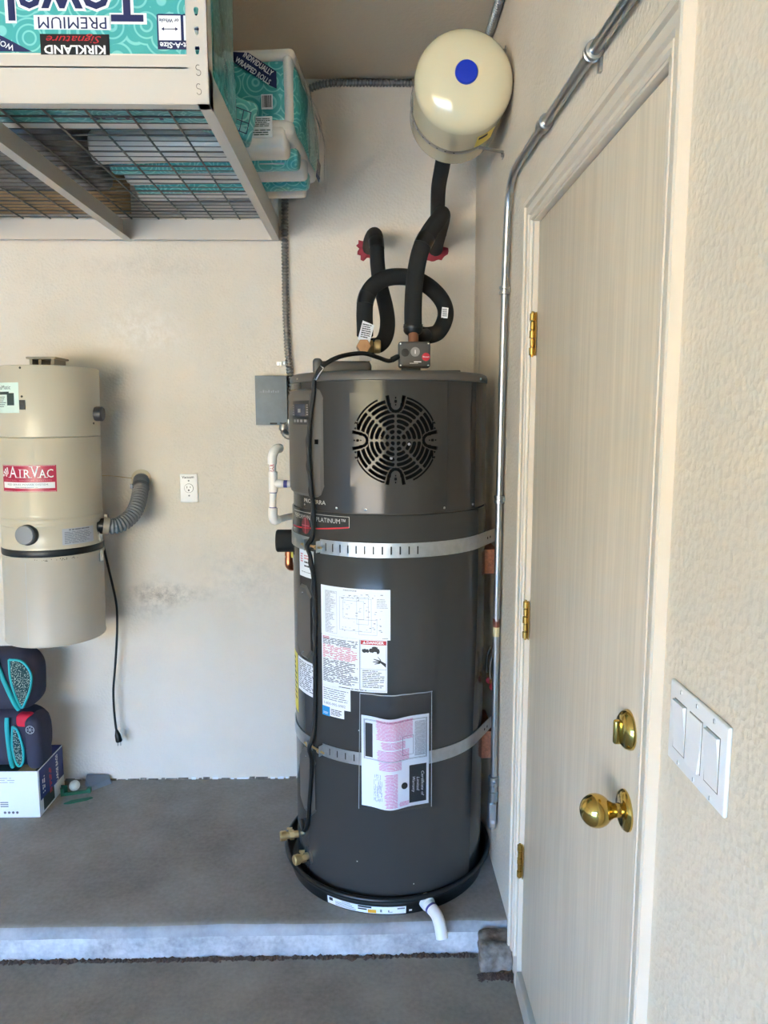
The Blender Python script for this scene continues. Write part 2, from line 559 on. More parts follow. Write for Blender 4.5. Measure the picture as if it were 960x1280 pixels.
def towel_material():
    m = mat('printed teal wrap', (84, 186, 180), rough=.28, coat=.4)
    nt = m.node_tree; N, L = nt.nodes, nt.links
    b = N['Principled BSDF']; tc = N['Texture Coordinate']
    vo = N.new('ShaderNodeTexVoronoi'); vo.inputs['Scale'].default_value = 17; vo.inputs['Randomness'].default_value = .5
    L.new(tc.outputs['Object'], vo.inputs['Vector'])
    mu = N.new('ShaderNodeMath'); mu.operation = 'MULTIPLY'; mu.inputs[1].default_value = 30
    L.new(vo.outputs['Distance'], mu.inputs[0])
    sn = N.new('ShaderNodeMath'); sn.operation = 'SINE'
    L.new(mu.outputs[0], sn.inputs[0])
    cr = N.new('ShaderNodeValToRGB')
    cr.color_ramp.elements[0].position = .45; cr.color_ramp.elements[1].position = .8
    cr.color_ramp.elements[0].color = lin((72, 172, 168)); cr.color_ramp.elements[1].color = lin((130, 208, 202))
    L.new(sn.outputs[0], cr.inputs[0]); L.new(cr.outputs[0], b.inputs['Base Color'])
    nz = N.new('ShaderNodeTexNoise'); nz.inputs['Scale'].default_value = 16; nz.inputs['Detail'].default_value = 5
    L.new(tc.outputs['Object'], nz.inputs['Vector'])
    bp = N.new('ShaderNodeBump'); bp.inputs['Strength'].default_value = .5; bp.inputs['Distance'].default_value = .012
    L.new(nz.outputs['Fac'], bp.inputs['Height']); L.new(bp.outputs[0], b.inputs['Normal'])
    return m
M_towel = towel_material()
M_towelw = mat('white paper under wrap', (226, 218, 206), rough=.3, coat=.4, bump=.5, bscale=16, bdist=.012)

def door_material():
    m = mat('door paint', (222, 210, 190), rough=.5)
    nt = m.node_tree; N, L = nt.nodes, nt.links
    b = N['Principled BSDF']; tc = N['Texture Coordinate']
    mp = N.new('ShaderNodeMapping'); mp.inputs['Scale'].default_value = (1, 42, 1.3)
    L.new(tc.outputs['Object'], mp.inputs[0])
    nz = N.new('ShaderNodeTexNoise'); nz.inputs['Scale'].default_value = 1.6; nz.inputs['Detail'].default_value = 7
    nz.inputs['Distortion'].default_value = 1.2
    L.new(mp.outputs[0], nz.inputs['Vector'])
    cr = N.new('ShaderNodeValToRGB')
    cr.color_ramp.elements[0].position = .38; cr.color_ramp.elements[1].position = .66
    cr.color_ramp.elements[0].color = lin((208, 193, 170)); cr.color_ramp.elements[1].color = lin((221, 206, 183))
    L.new(nz.outputs['Fac'], cr.inputs[0]); L.new(cr.outputs[0], b.inputs['Base Color'])
    bp = N.new('ShaderNodeBump'); bp.inputs['Strength'].default_value = .25; bp.inputs['Distance'].default_value = .002
    L.new(nz.outputs['Fac'], bp.inputs['Height']); L.new(bp.outputs[0], b.inputs['Normal'])
    return m
M_door = door_material()

def mesh_fabric():
    m = mat('patterned mesh fabric', (30, 60, 62), rough=.8)
    nt = m.node_tree; N, L = nt.nodes, nt.links
    b = N['Principled BSDF']; tc = N['Texture Coordinate']
    vo = N.new('ShaderNodeTexVoronoi'); vo.inputs['Scale'].default_value = 230
    L.new(tc.outputs['Object'], vo.inputs['Vector'])
    cr = N.new('ShaderNodeValToRGB')
    cr.color_ramp.elements[0].position = .25; cr.color_ramp.elements[1].position = .4
    cr.color_ramp.elements[0].color = lin((190, 205, 190)); cr.color_ramp.elements[1].color = lin((24, 62, 66))
    L.new(vo.outputs['Distance'], cr.inputs[0]); L.new(cr.outputs[0], b.inputs['Base Color'])
    return m
M_mesh = mesh_fabric()

# ------------------------------------------------------------------ room shell
CEIL, LOW, EDGE = 2.783, -.1, -.915
struct(MB().box((-6, -6.4, LOW - .12), (.12, EDGE + .005, LOW)), 'floor', M_conc2, smooth=0)
struct(MB().box((-40, -45, LOW - .14), (40, -6.4, LOW - .005)), 'floor_driveway', M_drive, smooth=0)

def slab():
    mb = MB()
    n = 120
    x0, x1 = -6.0, 0.0
    V, F, mi = [], [], []
    prof = [(0, LOW - .01), (.002, -.045), (.001, -.03), (-.004, -.012), (-.014, -.002), (-.03, 0), (-.05, 0)]
    for i in range(n + 1):
        x = x0 + (x1 - x0) * i / n
        e = noise.noise(Vector((x * 3, 0, 0))) * .006
        for k, (dy, z) in enumerate(prof):
            g = noise.noise(Vector((x * 14, k * 3.1, 4))) * .003
            V.append((x, EDGE - dy - e * (1 if k < 6 else 0) + (g if k < 5 else 0), z + (g * .5 if 0 < k < 5 else 0)))
    K = len(prof)
    f1, f2, f3 = [], [], []
    for i in range(n):
        for k in range(K - 1):
            q = (i * K + k, (i + 1) * K + k, (i + 1) * K + k + 1, i * K + k + 1)
            (f1 if k < 2 else f2 if k < 4 else f3).append(q)
    o = len(mb.v)
    mb.add(V, f1, 1)
    mb.f += f2; mb.mi += [2] * len(f2)
    mb.f += f3; mb.mi += [0] * len(f3)
    mb.add([(x0, EDGE + .05, 0), (.0, EDGE + .05, 0), (0, 0, 0), (x0, 0, 0)], [(0, 1, 2, 3)], 0)
    return struct(mb, 'floor_ledge', [M_conc, M_curb, M_curbtop], smooth=50)
slab()

def rubble():
    mb = MB()
    def fn(p):
        q = Vector(p)
        g = noise.noise(q * 22 + Vector((3, 1, 7))) * .009 + noise.noise(q * 60) * .004
        return p + p.normalized() * g
    mb.rbox((-.0485, -.958, -.055), (.094, .074, .09), .010, 2, 0, 12, fn)
    o = mb.build('curb_block', M_rubble, None, (-.0485, -.945, LOW), smooth=60)
    tag(o, 'broken brown concrete block at the curb end against the door frame', 'concrete block')
rubble()

def debris(name, pts, label, w, seed):
    rnd = random.Random(seed)
    mb = MB()
    for i in range(pts[2]):
        t = rnd.random()
        x = pts[0][0] + (pts[1][0] - pts[0][0]) * t
        y = pts[0][1] + (pts[1][1] - pts[0][1]) * t + rnd.gauss(0, w)
        s_ = abs(rnd.gauss(.003, .0025)) + .0015
        c = Vector((x, min(y, pts[0][1] + .004), LOW + s_ * .2))
        V = [c + Vector((s_ * rnd.uniform(.6, 1.6) * a, s_ * b * rnd.uniform(.6, 1.2), s_ * d * .8)) for a, b, d in
             ((-1, 0, 0), (1, 0, 0), (0, -1, 0), (0, 1, 0), (0, 0, 1), (0, 0, -1))]
        mb.add(V, [(0, 2, 4), (2, 1, 4), (1, 3, 4), (3, 0, 4), (2, 0, 5), (1, 2, 5), (3, 1, 5), (0, 3, 5)])
    o = mb.build(name, M_dirt, None, (pts[0][0], pts[0][1], LOW))
    tag(o, label, 'dirt', kind='stuff')
debris('dirt_crumbs', ((-1.75, EDGE - .006), (-.1, EDGE - .006), 1500), 'brown dirt crumbs along the foot of the curb', .004, 3)
debris('dirt_crumbs', ((-.1, -1.005), (-.0, -1.005), 420), 'dark brown dirt crumbs heaped in front of the broken block', .008, 4)

struct(MB().box((-6.12, 0, LOW - .1), (.12, .12, CEIL + .1)), 'wall_back', M_wall_back, smooth=0)
YC1, YC2, ZC, YD1, ZB, DW = -.9894, -1.9558, 2.064, -1.066, -.033, .813
YD2 = YD1 - DW
wr_ = MB()
wr_.box((0, 0, LOW - .1), (.12, YC1 - .035, CEIL + .1))
wr_.box((0, YC1 - .035, ZC - .035), (.12, YC2 + .035, CEIL + .1))
wr_.box((0, YC2 + .035, LOW - .1), (.12, -6.4, CEIL + .1))
struct(wr_, 'wall_right', M_wall_right, smooth=0)
struct(MB().box((-6.12, -6.4, LOW - .1), (-6, 0, CEIL + .1)), 'wall_left', M_wall_back, smooth=0)
wf = MB()
wf.box((-6.12, -6.52, LOW - .1), (-5.1, -6.4, CEIL + .1))
wf.box((-1.25, -6.52, LOW - .1), (.12, -6.4, CEIL + .1))
wf.box((-5.1, -6.52, 2.17), (-1.25, -6.4, CEIL + .1))
struct(wf, 'wall_front', M_wall_back, smooth=0)
struct(MB().box((-6.12, -6.52, CEIL), (.12, .12, CEIL + .12)), 'ceiling', M_ceil, smooth=0)
struct(MB().box((-40, -26, LOW - .1), (40, -25, 5.1)), 'wall_sky_blocker', mat('blocker stucco', (150, 142, 104), rough=.9, var=.35, vscale=.6), smooth=0)  # unseen wall added across the street; height set to cut off low sky

# mortar / gap line at foot of back wall
gl = MB()
rnd = random.Random(5)
x = -2.0
while x < -.02:
    w_ = rnd.uniform(.01, .05)
    gl.box((x, -.004 - rnd.random() * .004, 0), (x + w_, .001, .003 + rnd.random() * .006), rnd.choice((0, 0, 1)))
    x += w_ + rnd.uniform(0, .015)
struct(gl, 'trim_3', [M_rubble, M_paper], smooth=0)

# ------------------------------------------------------------------ door, casing
def casing():
    mb = MB()
    prof = [(0, 0), (0, .006), (.003, .010), (.010, .0105), (.0115, .0055), (.0165, .0055), (.020, .0120), (.030, .0140), (.036, .0140), (.0375, .0100), (.0405, .0100), (.042, .0180), (.052, .0190), (.057, .0170), (.057, 0)]
    yi1, yi2, zi = YC1 - .057, YC2 + .057, ZC - .057
    V, F = [], []
    for w, d in prof:
        V += [(-d, yi1 + w, -.005), (-d, yi1 + w, zi + w), (-d, yi2 - w, zi + w), (-d, yi2 - w, LOW)]
    for k in range(len(prof) - 1):
        for i in range(3):
            F.append((k * 4 + i, k * 4 + i + 1, k * 4 + 4 + i + 1, k * 4 + 4 + i))
    F.append(tuple(k * 4 for k in range(len(prof))))
    F = [tuple(reversed(q)) for q in F]
    mb.add(V, F)
    o = struct(mb, 'trim_1', M_trim, smooth=25)
    # jamb with door stop
    jb = MB()
    yi1, yi2, zi = YD1 + .003, YD2 - .003, ZB + 2.032 + .003
    jb.box((-.004, yi1, LOW), (.118, YC1 - .04, ZC - .04))
    jb.box((-.004, YC2 + .04, LOW), (.118, yi2, ZC - .04))
    jb.box((-.004, yi2 - .01, zi), (.118, yi1 + .01, ZC - .036))
    jb.box((.05, yi1 - .012, LOW), (.062, yi1, zi)); jb.box((.05, yi2, LOW), (.062, yi2 + .012, zi))
    jb.box((.05, yi2, zi - .012), (.062, yi1, zi))
    struct(jb, 'trim_2', M_trim, smooth=0)
casing()

door = empty('door_1', (.008, YD1, ZB), kind='structure')
DO = (.008, YD1, ZB)
db = MB()
db.box((.008, YD2, ZB), (.048, YD1, ZB + 2.032), bev=.002)
db.build('door_panel', M_door, door, DO)
th = MB()
th.box((-.006, YD2, LOW), (.05, YD1 + .002, ZB - .004), bev=.004)
th.build('threshold', mat('threshold wood', (186, 176, 160), rough=.6), door, DO)
def hinge(z0, z1):
    hb = MB()
    yk = YD1 + .001
    L = (z1 - z0) / 5
    hb.box((.002, yk - .012, z0), (.0045, yk + .010, z1))
    h = hb.build('hinge', M_hinge, door, DO, smooth=0)
    for k in range(5):
        kb = MB()
        kb.cyl((-.003, yk, z0 + k * L + .0012), (-.003, yk, z0 + (k + 1) * L - .0012), .0074 if k % 2 == 0 else .0056, 14, 0, .001)
        kb.build('knuckle', M_hinge, h, DO)
    pb = MB()
    pb.cyl((-.003, yk, z0 - .003), (-.003, yk, z1 + .003), .0035, 10)
    pb.build('pin', M_hinge, h, DO)
hinge(1.674, 1.78); hinge(.936, 1.038); hinge(.252, .348)
def lockset():
    y, z = -1.812, .874
    kb = MB()
    kb.lathe([(.034, 0), (.034, .003), (.031, .007), (.024, .010), (.016, .011)], (.008, y, z), (-1, 0, 0), 40)
    k = kb.build('knob_rose', M_brass, door, DO)
    s_ = MB()
    prof = [(.013, .008), (.0115, .015), (.0125, .022)]
    for i in range(1, 14):
        a = -62 + i * (150 / 13)
        prof.append((.0275 * math.cos(R(a)), .050 + .0265 * math.sin(R(a))))
    prof.append((.0, .0765))
    s_.lathe(prof, (.008, y, z), (-1, 0, 0), 40)
    s_.build('door_knob', M_brass, k, DO)
    bb = MB()
    z = 1.014
    bb.lathe([(.033, 0), (.033, .003), (.030, .010), (.023, .015), (.0, .0155)], (.008, y, z), (-1, 0, 0), 40)
    d = bb.build('deadbolt', M_brass, door, DO)
    tb = MB()
    tb.rbox((-.010, y + .002, z - .004), (.016, .011, .042), .005, 3)
    tb.build('thumb_turn', M_brass, d, DO)
    lb = MB()
    lb.box((.010, YD2 - .0005, .83), (.040, YD2 + .0008, .92))
    lb.build('strike_plate', M_hinge, door, DO)
lockset()

# ------------------------------------------------------------------ light switch plate
def switch_plate():
    y0, y1, z0, z1 = -1.9933, -2.1545, 1.0577, 1.169
    o = (0, (y0 + y1) / 2, z0)
    root = empty('light_switch_plate', o, 'white triple rocker light switch plate on the wall beside the door', 'light switch')
    pb = MB()
    pb.rbox((-.003, (y0 + y1) / 2, (z0 + z1) / 2), (.006, y0 - y1, z1 - z0), .003, 3)
    pb.build('plate', M_white_pl, root, o)
    cy, cz = (y0 + y1) / 2, (z0 + z1) / 2
    for k in (-1, 0, 1):
        yc = cy - k * .046
        fb = MB()
        w_, h_ = .0168, .0335
        for a, b in (((-w_ - .0012, -h_ - .0012), (-w_, h_ + .0012)), ((w_, -h_ - .0012), (w_ + .0012, h_ + .0012)),
                     ((-w_, h_), (w_, h_ + .0012)), ((-w_, -h_ - .0012), (w_, -h_))):
            fb.box((-.0064, yc + a[0], cz + a[1]), (-.006, yc + b[0], cz + b[1]))
        f = fb.build('rocker_gap', mat('switch gap', (120, 112, 104), rough=.7), root, o, smooth=0)
        rb = MB()
        up = .0035 if k else .0005
        tilt = {-1: 1, 0: -1, 1: 1}[k]
        x0_, x1_ = -.0065, -.0065 - .0045
        xa, xb = (x1_, x0_) if tilt > 0 else (x0_ - .001, x1_)
        V = []
        for yy in (-w_, w_):
            V += [(-.0055, yc + yy, cz - h_), (-.0055, yc + yy, cz + h_), (xa, yc + yy, cz + h_), (-.0075, yc + yy, cz), (xb, yc + yy, cz - h_)]
        F = [(0, 1, 2, 3, 4), (9, 8, 7, 6, 5), (1, 6, 7, 2), (2, 7, 8, 3), (3, 8, 9, 4), (4, 9, 5, 0)]
        rb.add(V, F)
        rb.build('rocker', M_white_pl, root, o, smooth=0)
        for zz in (-.0485, .0485):
            sb = MB()
            sb.lathe([(.0033, 0), (.003, .0008), (0, .001)], (-.006, yc, cz + zz), (-1, 0, 0), 14)
            sc = sb.build('screw', M_white_pl, root, o)
            q = MB()
            q.box((-.0072, yc - .0004, cz + zz - .0026), (-.0069, yc + .0004, cz + zz + .0026))
            q.build('screw_slot', M_slot, sc, o, smooth=0)
switch_plate()

# ------------------------------------------------------------------ water heater
TX, TY = -.351, -.545
T = Cyl(TX, TY)
RL, RU = .317, .3125
WH = (TX, TY, .012)
heater = empty('water_heater', WH, 'tall dark grey cylindrical heat pump water heater standing in a black pan', 'water heater')

jb = MB()
jb.lathe([(RL - .006, .012), (RL, .018), (RL, .62), (RL, 1.238), (RL - .002, 1.2405)], (TX, TY, 0), n=128)
jb.build('lower_jacket', M_tank2, heater, WH, smooth=40)
sm = MB()
sm.lathe([(RU - .001, 1.239), (RU - .001, 1.2455)], (TX, TY, 0), n=128)
sm.build('seam', M_slot, heater, WH)

GA, GZ, GR = 2.0, 1.455, .1285          # grille centre angle, height, radius
GW = math.degrees(.134 / RU)             # half window in degrees
GH = .134
def shroud():
    mb = MB()
    angs = [-180 + i * 3 for i in range(121)]
    angs = [a for a in angs if not (GA - GW - 1 < a < GA + GW + 1)] + [GA - GW + 2 * GW * i / 24 for i in range(25)]
    angs = sorted(set(angs))
    zs = [1.2445, GZ - GH, GZ + GH, 1.630]
    # side of the upper drum with a window for the grille
    for k in range(3):
        z0, z1 = zs[k], zs[k + 1]
        for a, b in zip(angs, angs[1:]):
            if k == 1 and a >= GA - GW - 1e-6 and b <= GA + GW + 1e-6:
                continue
            mb.add([T.p(RU, a, z0), T.p(RU, b, z0), T.p(RU, b, z1), T.p(RU, a, z1)], [(0, 1, 2, 3)])
    o = mb.build('upper_shroud', M_tank, heater, WH, smooth=40)
    # merge doubled corners so that it shades as one drum
    import bmesh
    bm = bmesh.new(); bm.from_mesh(o.data)
    bmesh.ops.remove_doubles(bm, verts=bm.verts, dist=1e-5)
    for f in bm.faces: f.smooth = True
    bm.to_mesh(o.data); bm.free()
    return o
shroud()

def grille_hole(x, y):
    r = math.hypot(x, y)
    ax, ay = abs(x), abs(y)
    # the four U-shaped lugs
    for p, q in ((ax, ay), (ay, ax)):          # p along lug axis, q across
        if p > .074 and q < .036:
            wU = .0125 + (p - .095) * .22      # half width of the tongue
            if p > .095:
                if wU <= q <= wU + .0092 and r < .1280:
                    return True
            else:
                d = math.hypot(p - .0985, q)
                if .0125 <= d <= .0210:
                    return True
            if q < wU + .0138 and p > .079 and not (p < .095 and math.hypot(p - .0985, q) > .0245):
                if math.hypot(p - .110, q) < .0042 or math.hypot(p - .1005, q) < .0024 or (q < .0012 and .117 < p < .1225):
                    return True
                return False
    # small rectangular tabs beside the left and right lugs
    if .108 < ax < .1235 and .024 < ay < .052:
        inner = .1125 < ax < .1235 and .029 < ay < .047
        return (not inner) or math.hypot(ax - .117, ay - .034) < .003
    a = math.degrees(math.atan2(y, x)) % 90
    # thin outer arc
    if .1215 < r < .1268 and 24.5 < a < 75 and not (ax > .11 and ay < .055):
        return True
    if r > .119 or r < .004:
        return False
    k = int((r - .004) / .01445)
    rc = .0112 + .01445 * k
    if k > 7:
        return False
    half = .0052
    # distance along the arc to the nearest spoke
    s8 = (math.degrees(math.atan2(y, x)) % 45)
    s8 = min(s8, 45 - s8)
    if k == 0:
        s4 = (math.degrees(math.atan2(y, x)) % 90); s4 = min(s4, 90 - s4)
        s8 = s4
    arc = R(s8) * rc
    dr = abs(r - rc)
    if dr > half:
        return False
    end = .0028 + half - math.sqrt(max(0, half * half - dr * dr))
    return arc > end

def grille():
    NR, NA = 128, 384
    mb = MB()
    rs = [GR * i / NR for i in range(NR + 1)]
    def pt(x, y, r=RU):
        return T.p(r, GA + math.degrees(x / RU), GZ + y)
    V = []
    for i in range(NR + 1):
        for j in range(NA):
            a = 2 * math.pi * j / NA
            V.append(pt(rs[i] * math.cos(a), rs[i] * math.sin(a)))
    F = []
    for i in range(NR):
        rm = (rs[i] + rs[i + 1]) / 2
        for j in range(NA):
            am = 2 * math.pi * (j + .5) / NA
            if not grille_hole(rm * math.cos(am), rm * math.sin(am)):
                j2 = (j + 1) % NA
                F.append((i * NA + j, (i + 1) * NA + j, (i + 1) * NA + j2, i * NA + j2))
    # from the rim of the circle out to the square window
    o = len(V)
    for j in range(NA):
        a = 2 * math.pi * j / NA
        c, s_ = math.cos(a), math.sin(a)
        k = .134 / max(abs(c), abs(s_))
        V.append(pt(k * c, k * s_))
    for j in range(NA):
        j2 = (j + 1) % NA
        F.append((NR * NA + j, o + j, o + j2, NR * NA + j2))
    mb.add(V, F)
    g = mb.build('fan_grille', M_tank, heater, WH, smooth=40)
    cb = MB()
    T.patch(cb, RU - .05, GA - GW - 4, GA + GW + 4, GZ - GH - .02, GZ + GH + .02, .002)
    cb.build('cavity', M_black, g, WH)
    for x, y in ((-.048, .008), (.046, -.012), (-.012, -.052)):
        fb = MB()
        fb.lathe([(.0040, 0), (.0035, .002), (0, .003)], pt(x, y, RU - .03), (math.sin(R(GA)), -math.cos(R(GA)), 0), 12)
        fb.build('fan_screw', M_grey, g, WH)
grille()

cb = MB()
cb.lathe([(RU + .0005, 1.625), (RU + .003, 1.6265), (RU + .003, 1.640), (RU - .0005, 1.6485), (RU - .010, 1.6525), (0, 1.6545)], (TX, TY, 0), n=128)
cb.build('top_cap', M_cap, heater, WH, smooth=45)
for a in (-56.8, -30.9, -13.8, 29.7, 53.3, -63, 60):
    sb = MB()
    z = 1.2565 if a not in (-63, 60) else 1.635
    r = RU if z < 1.5 else RU + .003
    p = T.p(r, a, z)
    sb.lathe([(.0042, 0), (.0038, .0016), (0, .0024)], p, (math.sin(R(a)), -math.cos(R(a)), 0), 12)
    sb.build('screw', M_screw, heater, WH)
# vertical fold lines of the shroud sheet
for a in (31.5, 50.5):
    vb = MB()
    T.patch(vb, RU - .0002, a, a + .45, 1.262, 1.622, .0008)
    vb.build('fold_line', M_tank, heater, WH)

# control panel
def control_panel():
    mb = MB()
    a0, a1, n = -79, -39.2, 16
    V, F = [], []
    # outline rounded at the lower end: columns with their own bottom
    cols = []
    for i in range(n + 1):
        a = a0 + (a1 - a0) * i / n
        d = min(1, (a1 - a) / 7.0)
        bot = 1.286 + (1 - math.sqrt(max(0, 1 - (1 - d) ** 2))) * .035
        top = 1.606 - (1 - math.sqrt(max(0, 1 - (1 - d) ** 2))) * .030
        t = .008 if i < n - 1 else .0015
        cols.append((a, bot, top, t))
    for a, bot, top, t in cols:
        V += [T.p(RU, a, bot - .003), T.p(RU + t, a, bot + .006), T.p(RU + t, a, top - .006), T.p(RU, a, top)]
    for i in range(n):
        for k in range(3):
            F.append((i * 4 + k, i * 4 + 4 + k, i * 4 + 5 + k, i * 4 + 1 + k))
    mb.add(V, F)
    p = mb.build('control_panel', M_panel, heater, WH, smooth=30)
    fb = MB()
    T.patch(fb, RU + .008, -79, -47.2, 1.300, 1.590, .0035)
    fb.build('panel_door', M_panel, p, WH)
    sb = MB()
    T.patch(sb, RU + .0115, -66.5, -48.2, 1.499, 1.570, .0012)
    s = sb.build('display', mat('display bezel', (36, 35, 36), rough=.3), p, WH)
    lb = MB()
    T.patch(lb, RU + .0127, -63, -51.5, 1.524, 1.560, .0004)
    lb.build('screen', mat('lcd glass', (66, 72, 88), rough=.15), s, WH)
    ib = MB()
    for k in range(5):
        for a in (-65.3, -49.6):
            T.patch(ib, RU + .0127, a - .7, a + .7, 1.527 + k * .007, 1.5305 + k * .007, .0003)
    for k in range(4):
        T.patch(ib, RU + .0127, -64.5 + k * 4, -62.2 + k * 4, 1.506, 1.514, .0003)
    T.patch(ib, RU + .0131, -59, -56, 1.535, 1.546, .0003)
    ib.build('buttons', mat('panel marks', (150, 150, 152), rough=.5), s, WH)
    qb = MB()
    T.patch(qb, RU + .0076, -44.6, -42.0, 1.442, 1.456, .0012)
    qb.build('port', M_black, p, WH)
    wb_ = MB()
    T.patch(wb_, RU + .0078, -45.5, -40.8, 1.432, 1.4335, .0012); T.patch(wb_, RU + .0078, -41, -40.7, 1.30, 1.432, .001)
    wb_.build('port_edge', M_panel, p, WH)
control_panel()

# lower access panel
def access_panel(z0, z1, a0, a1, name):
    mb = MB()
    n = 10
    V, F = [], []
    for i in range(n + 1):
        a = a0 + (a1 - a0) * i / n
        e = max(0, 1 - min(i, n - i) / 3)
        V += [T.p(RL, a, z0 + e * .03), T.p(RL + .006, a, z0 + e * .03 + .008), T.p(RL + .006, a, z1 - e * .03 - .008), T.p(RL, a, z1 - e * .03)]
    for i in range(n):
        for k in range(3):
            F.append((i * 4 + k, i * 4 + 4 + k, i * 4 + 5 + k, i * 4 + 1 + k))
    mb.add(V, F)
    p = mb.build(name, M_panel, heater, WH, smooth=30)
    for zz in (z0 + .02, z1 - .025):
        sb = MB()
        sb.lathe([(.004, 0), (.003, .002), (0, .003)], T.p(RL + .006, (a0 + a1) / 2, zz), (math.sin(R((a0 + a1) / 2)), -math.cos(R((a0 + a1) / 2)), 0), 10)
        sb.build('screw', M_screw, p, WH)
access_panel(.770, 1.005, -66, -50, 'access_panel')
access_panel(.250, .470, -66, -48, 'access_panel')

# badge and lettering
bb = MB()
def frame_line(mb, r, a0, a1, z0, z1, wz=.0012, wa=.25, t=.0004):
    T.patch(mb, r, a0, a1, z1 - wz, z1, t)
    T.patch(mb, r, a1 - wa, a1, z0, z1, t, n=2)
frame_line(bb, RL, -72, -22.8, 1.201, 1.2335)
badge = bb.build('badge', M_silver, heater, WH)
tb = MB()
T.text(tb, 'PERFORMANCE PLATINUM\u2122', RL + .0006, -24.6, 1.2175, .0195, 0, 'RIGHT')
tb.build('badge_lettering', M_silver, badge, WH)
tb = MB()
T.text(tb, 'PROTERRA', RU + .0006, -38.4, 1.2685, .017, .0003, 'RIGHT', width=.105)
tb.build('lettering', M_silver, heater, WH)
rb = MB()
for i in range(40):
    a = -76 + (76 - 23.0) * i / 40
    b = a + (76 - 23.0) / 40
    z = 1.178 + .022 * ((a + 76) / 53) ** 1.6
    z2 = 1.178 + .022 * ((b + 76) / 53) ** 1.6
    rb.add([T.p(RL + .0005, a, z), T.p(RL + .0005, b, z2), T.p(RL + .0005, b, z2 + .0042), T.p(RL + .0005, a, z + .0042)], [(0, 1, 2, 3)])
rb.build('red_swoosh', M_red, badge, WH)
cbm = MB()
V = [T.p(RL + .0008, -55 + math.degrees(.024 * math.cos(2 * math.pi * i / 32) / RL), 1.192 + .026 * math.sin(2 * math.pi * i / 32)) for i in range(32)]
cbm.add(V, [tuple(range(32))])
emb = cbm.build('round_emblem', mat('deep red enamel', (104, 16, 28), rough=.3), badge, WH)
for i in range(3):
    pass
eb = MB()
T.patch(eb, RL + .001, -55.3, -54.9, 1.168, 1.216, .0003, n=2)
T.patch(eb, RL + .001, -59, -51, 1.1915, 1.1935, .0003)
eb.build('emblem_lines', M_redl, badge, WH)

# paper labels on the jacket
def label(name, a0, a1, z0, z1, m=M_paper, t=.0006, r=RL):
    mb = MB()
    T.patch(mb, r, a0, a1, z0, z1, t)
    return mb.build(name, m, heater, WH)
R2 = RL + .0009
A = label('wiring_label', -41.8, -.8, .870, 1.0215)
p = MB()
T.text(p, 'WIRING DIAGRAM', R2, -23, 1.0145, .0052, .0001)
T.lines(p, R2, -38.5, -31, .880, .938, 18, .35, 0, .7, 3)
T.lines(p, R2, -38.5, -31, .940, 1.006, 22, .35, 0, .6, 4)
for a0, a1, z0, z1 in ((-38.8, -31, .878, 1.007), (-29.2, -11, .893, .993), (-27, -15, .930, .985), (-18, -8, .884, .93), (-19, -12.5, .915, .997)):
    for q in ((a0, a1, z0, z0 + .0006), (a0, a1, z1 - .0006, z1)):
        T.patch(p, RL + .0006, q[0], q[1], q[2], q[3], .0002)
    for a in (a0, a1):
        T.patch(p, RL + .0006, a, a + .1, z0, z1, .0002, n=1)
rnd = random.Random(11)
for i in range(70):
    a, z = rnd.uniform(-28, -6), rnd.uniform(.885, 1.005)
    T.patch(p, RL + .0006, a, a + rnd.uniform(.3, 1.6), z, z + rnd.choice((.0008, .0012, .002)), .0002, n=1)
T.lines(p, R2, -8, -2, .965, .995, 6, .25, 0, .5, 5)
T.lines(p, R2, -5, -2, .874, .876, 1, .8, 0, 0, 5)
p.build('print', M_inkg, A, WH)

B = label('warning_label', -41.7, -2.5, .709, .8695)
p = MB()
T.lines(p, R2, -40.8, -18.2, .840, .862, 6, .5, 0, .1, 21)
T.lines(p, R2, -40.8, -18.2, .722, .796, 19, .5, 0, .25, 22)
T.lines(p, R2, -30, -12, .712, .716, 1, .6, 0, .1, 22)
T.lines(p, R2, -16, -3.6, .722, .778, 10, .35, 0, .35, 23)
p.build('print', M_ink, B, WH)
p = MB()
T.lines(p, R2, -40.8, -18.2, .797, .840, 11, .55, 0, .25, 24)
T.lines(p, R2, -40.8, -36, .857, .866, 2, .6, 0, .1, 25)
p.build('red_print', M_redl, B, WH)
p = MB()
T.patch(p, RL + .0006, -16.8, -3.0, .855, .8675, .0002)
ban = p.build('danger_banner', M_red, B, WH)
p = MB()
T.text(p, 'DANGER', RL + .0012, -9.0, .8612, .0105, .0004, width=.052)
p.add([T.p(RL + .0012, -15.8, .8575), T.p(RL + .0012, -13.8, .8575), T.p(RL + .0012, -14.8, .8655)], [(0, 1, 2)])
p.build('danger_lettering', M_whitep, B, WH)
p = MB()
for a0, a1, z0, z1 in ((-17, -2.9, .714, .868), (-17.6, -17.4, .714, .868)):
    T.patch(p, RL + .0006, a0, a0 + .12, z0, z1, .0002, n=1); T.patch(p, RL + .0006, a1 - .12, a1, z0, z1, .0002, n=1)
T.patch(p, RL + .0006, -17, -2.9, .714, .7146, .0002); T.patch(p, RL + .0006, -17, -2.9, .780, .7806, .0002)
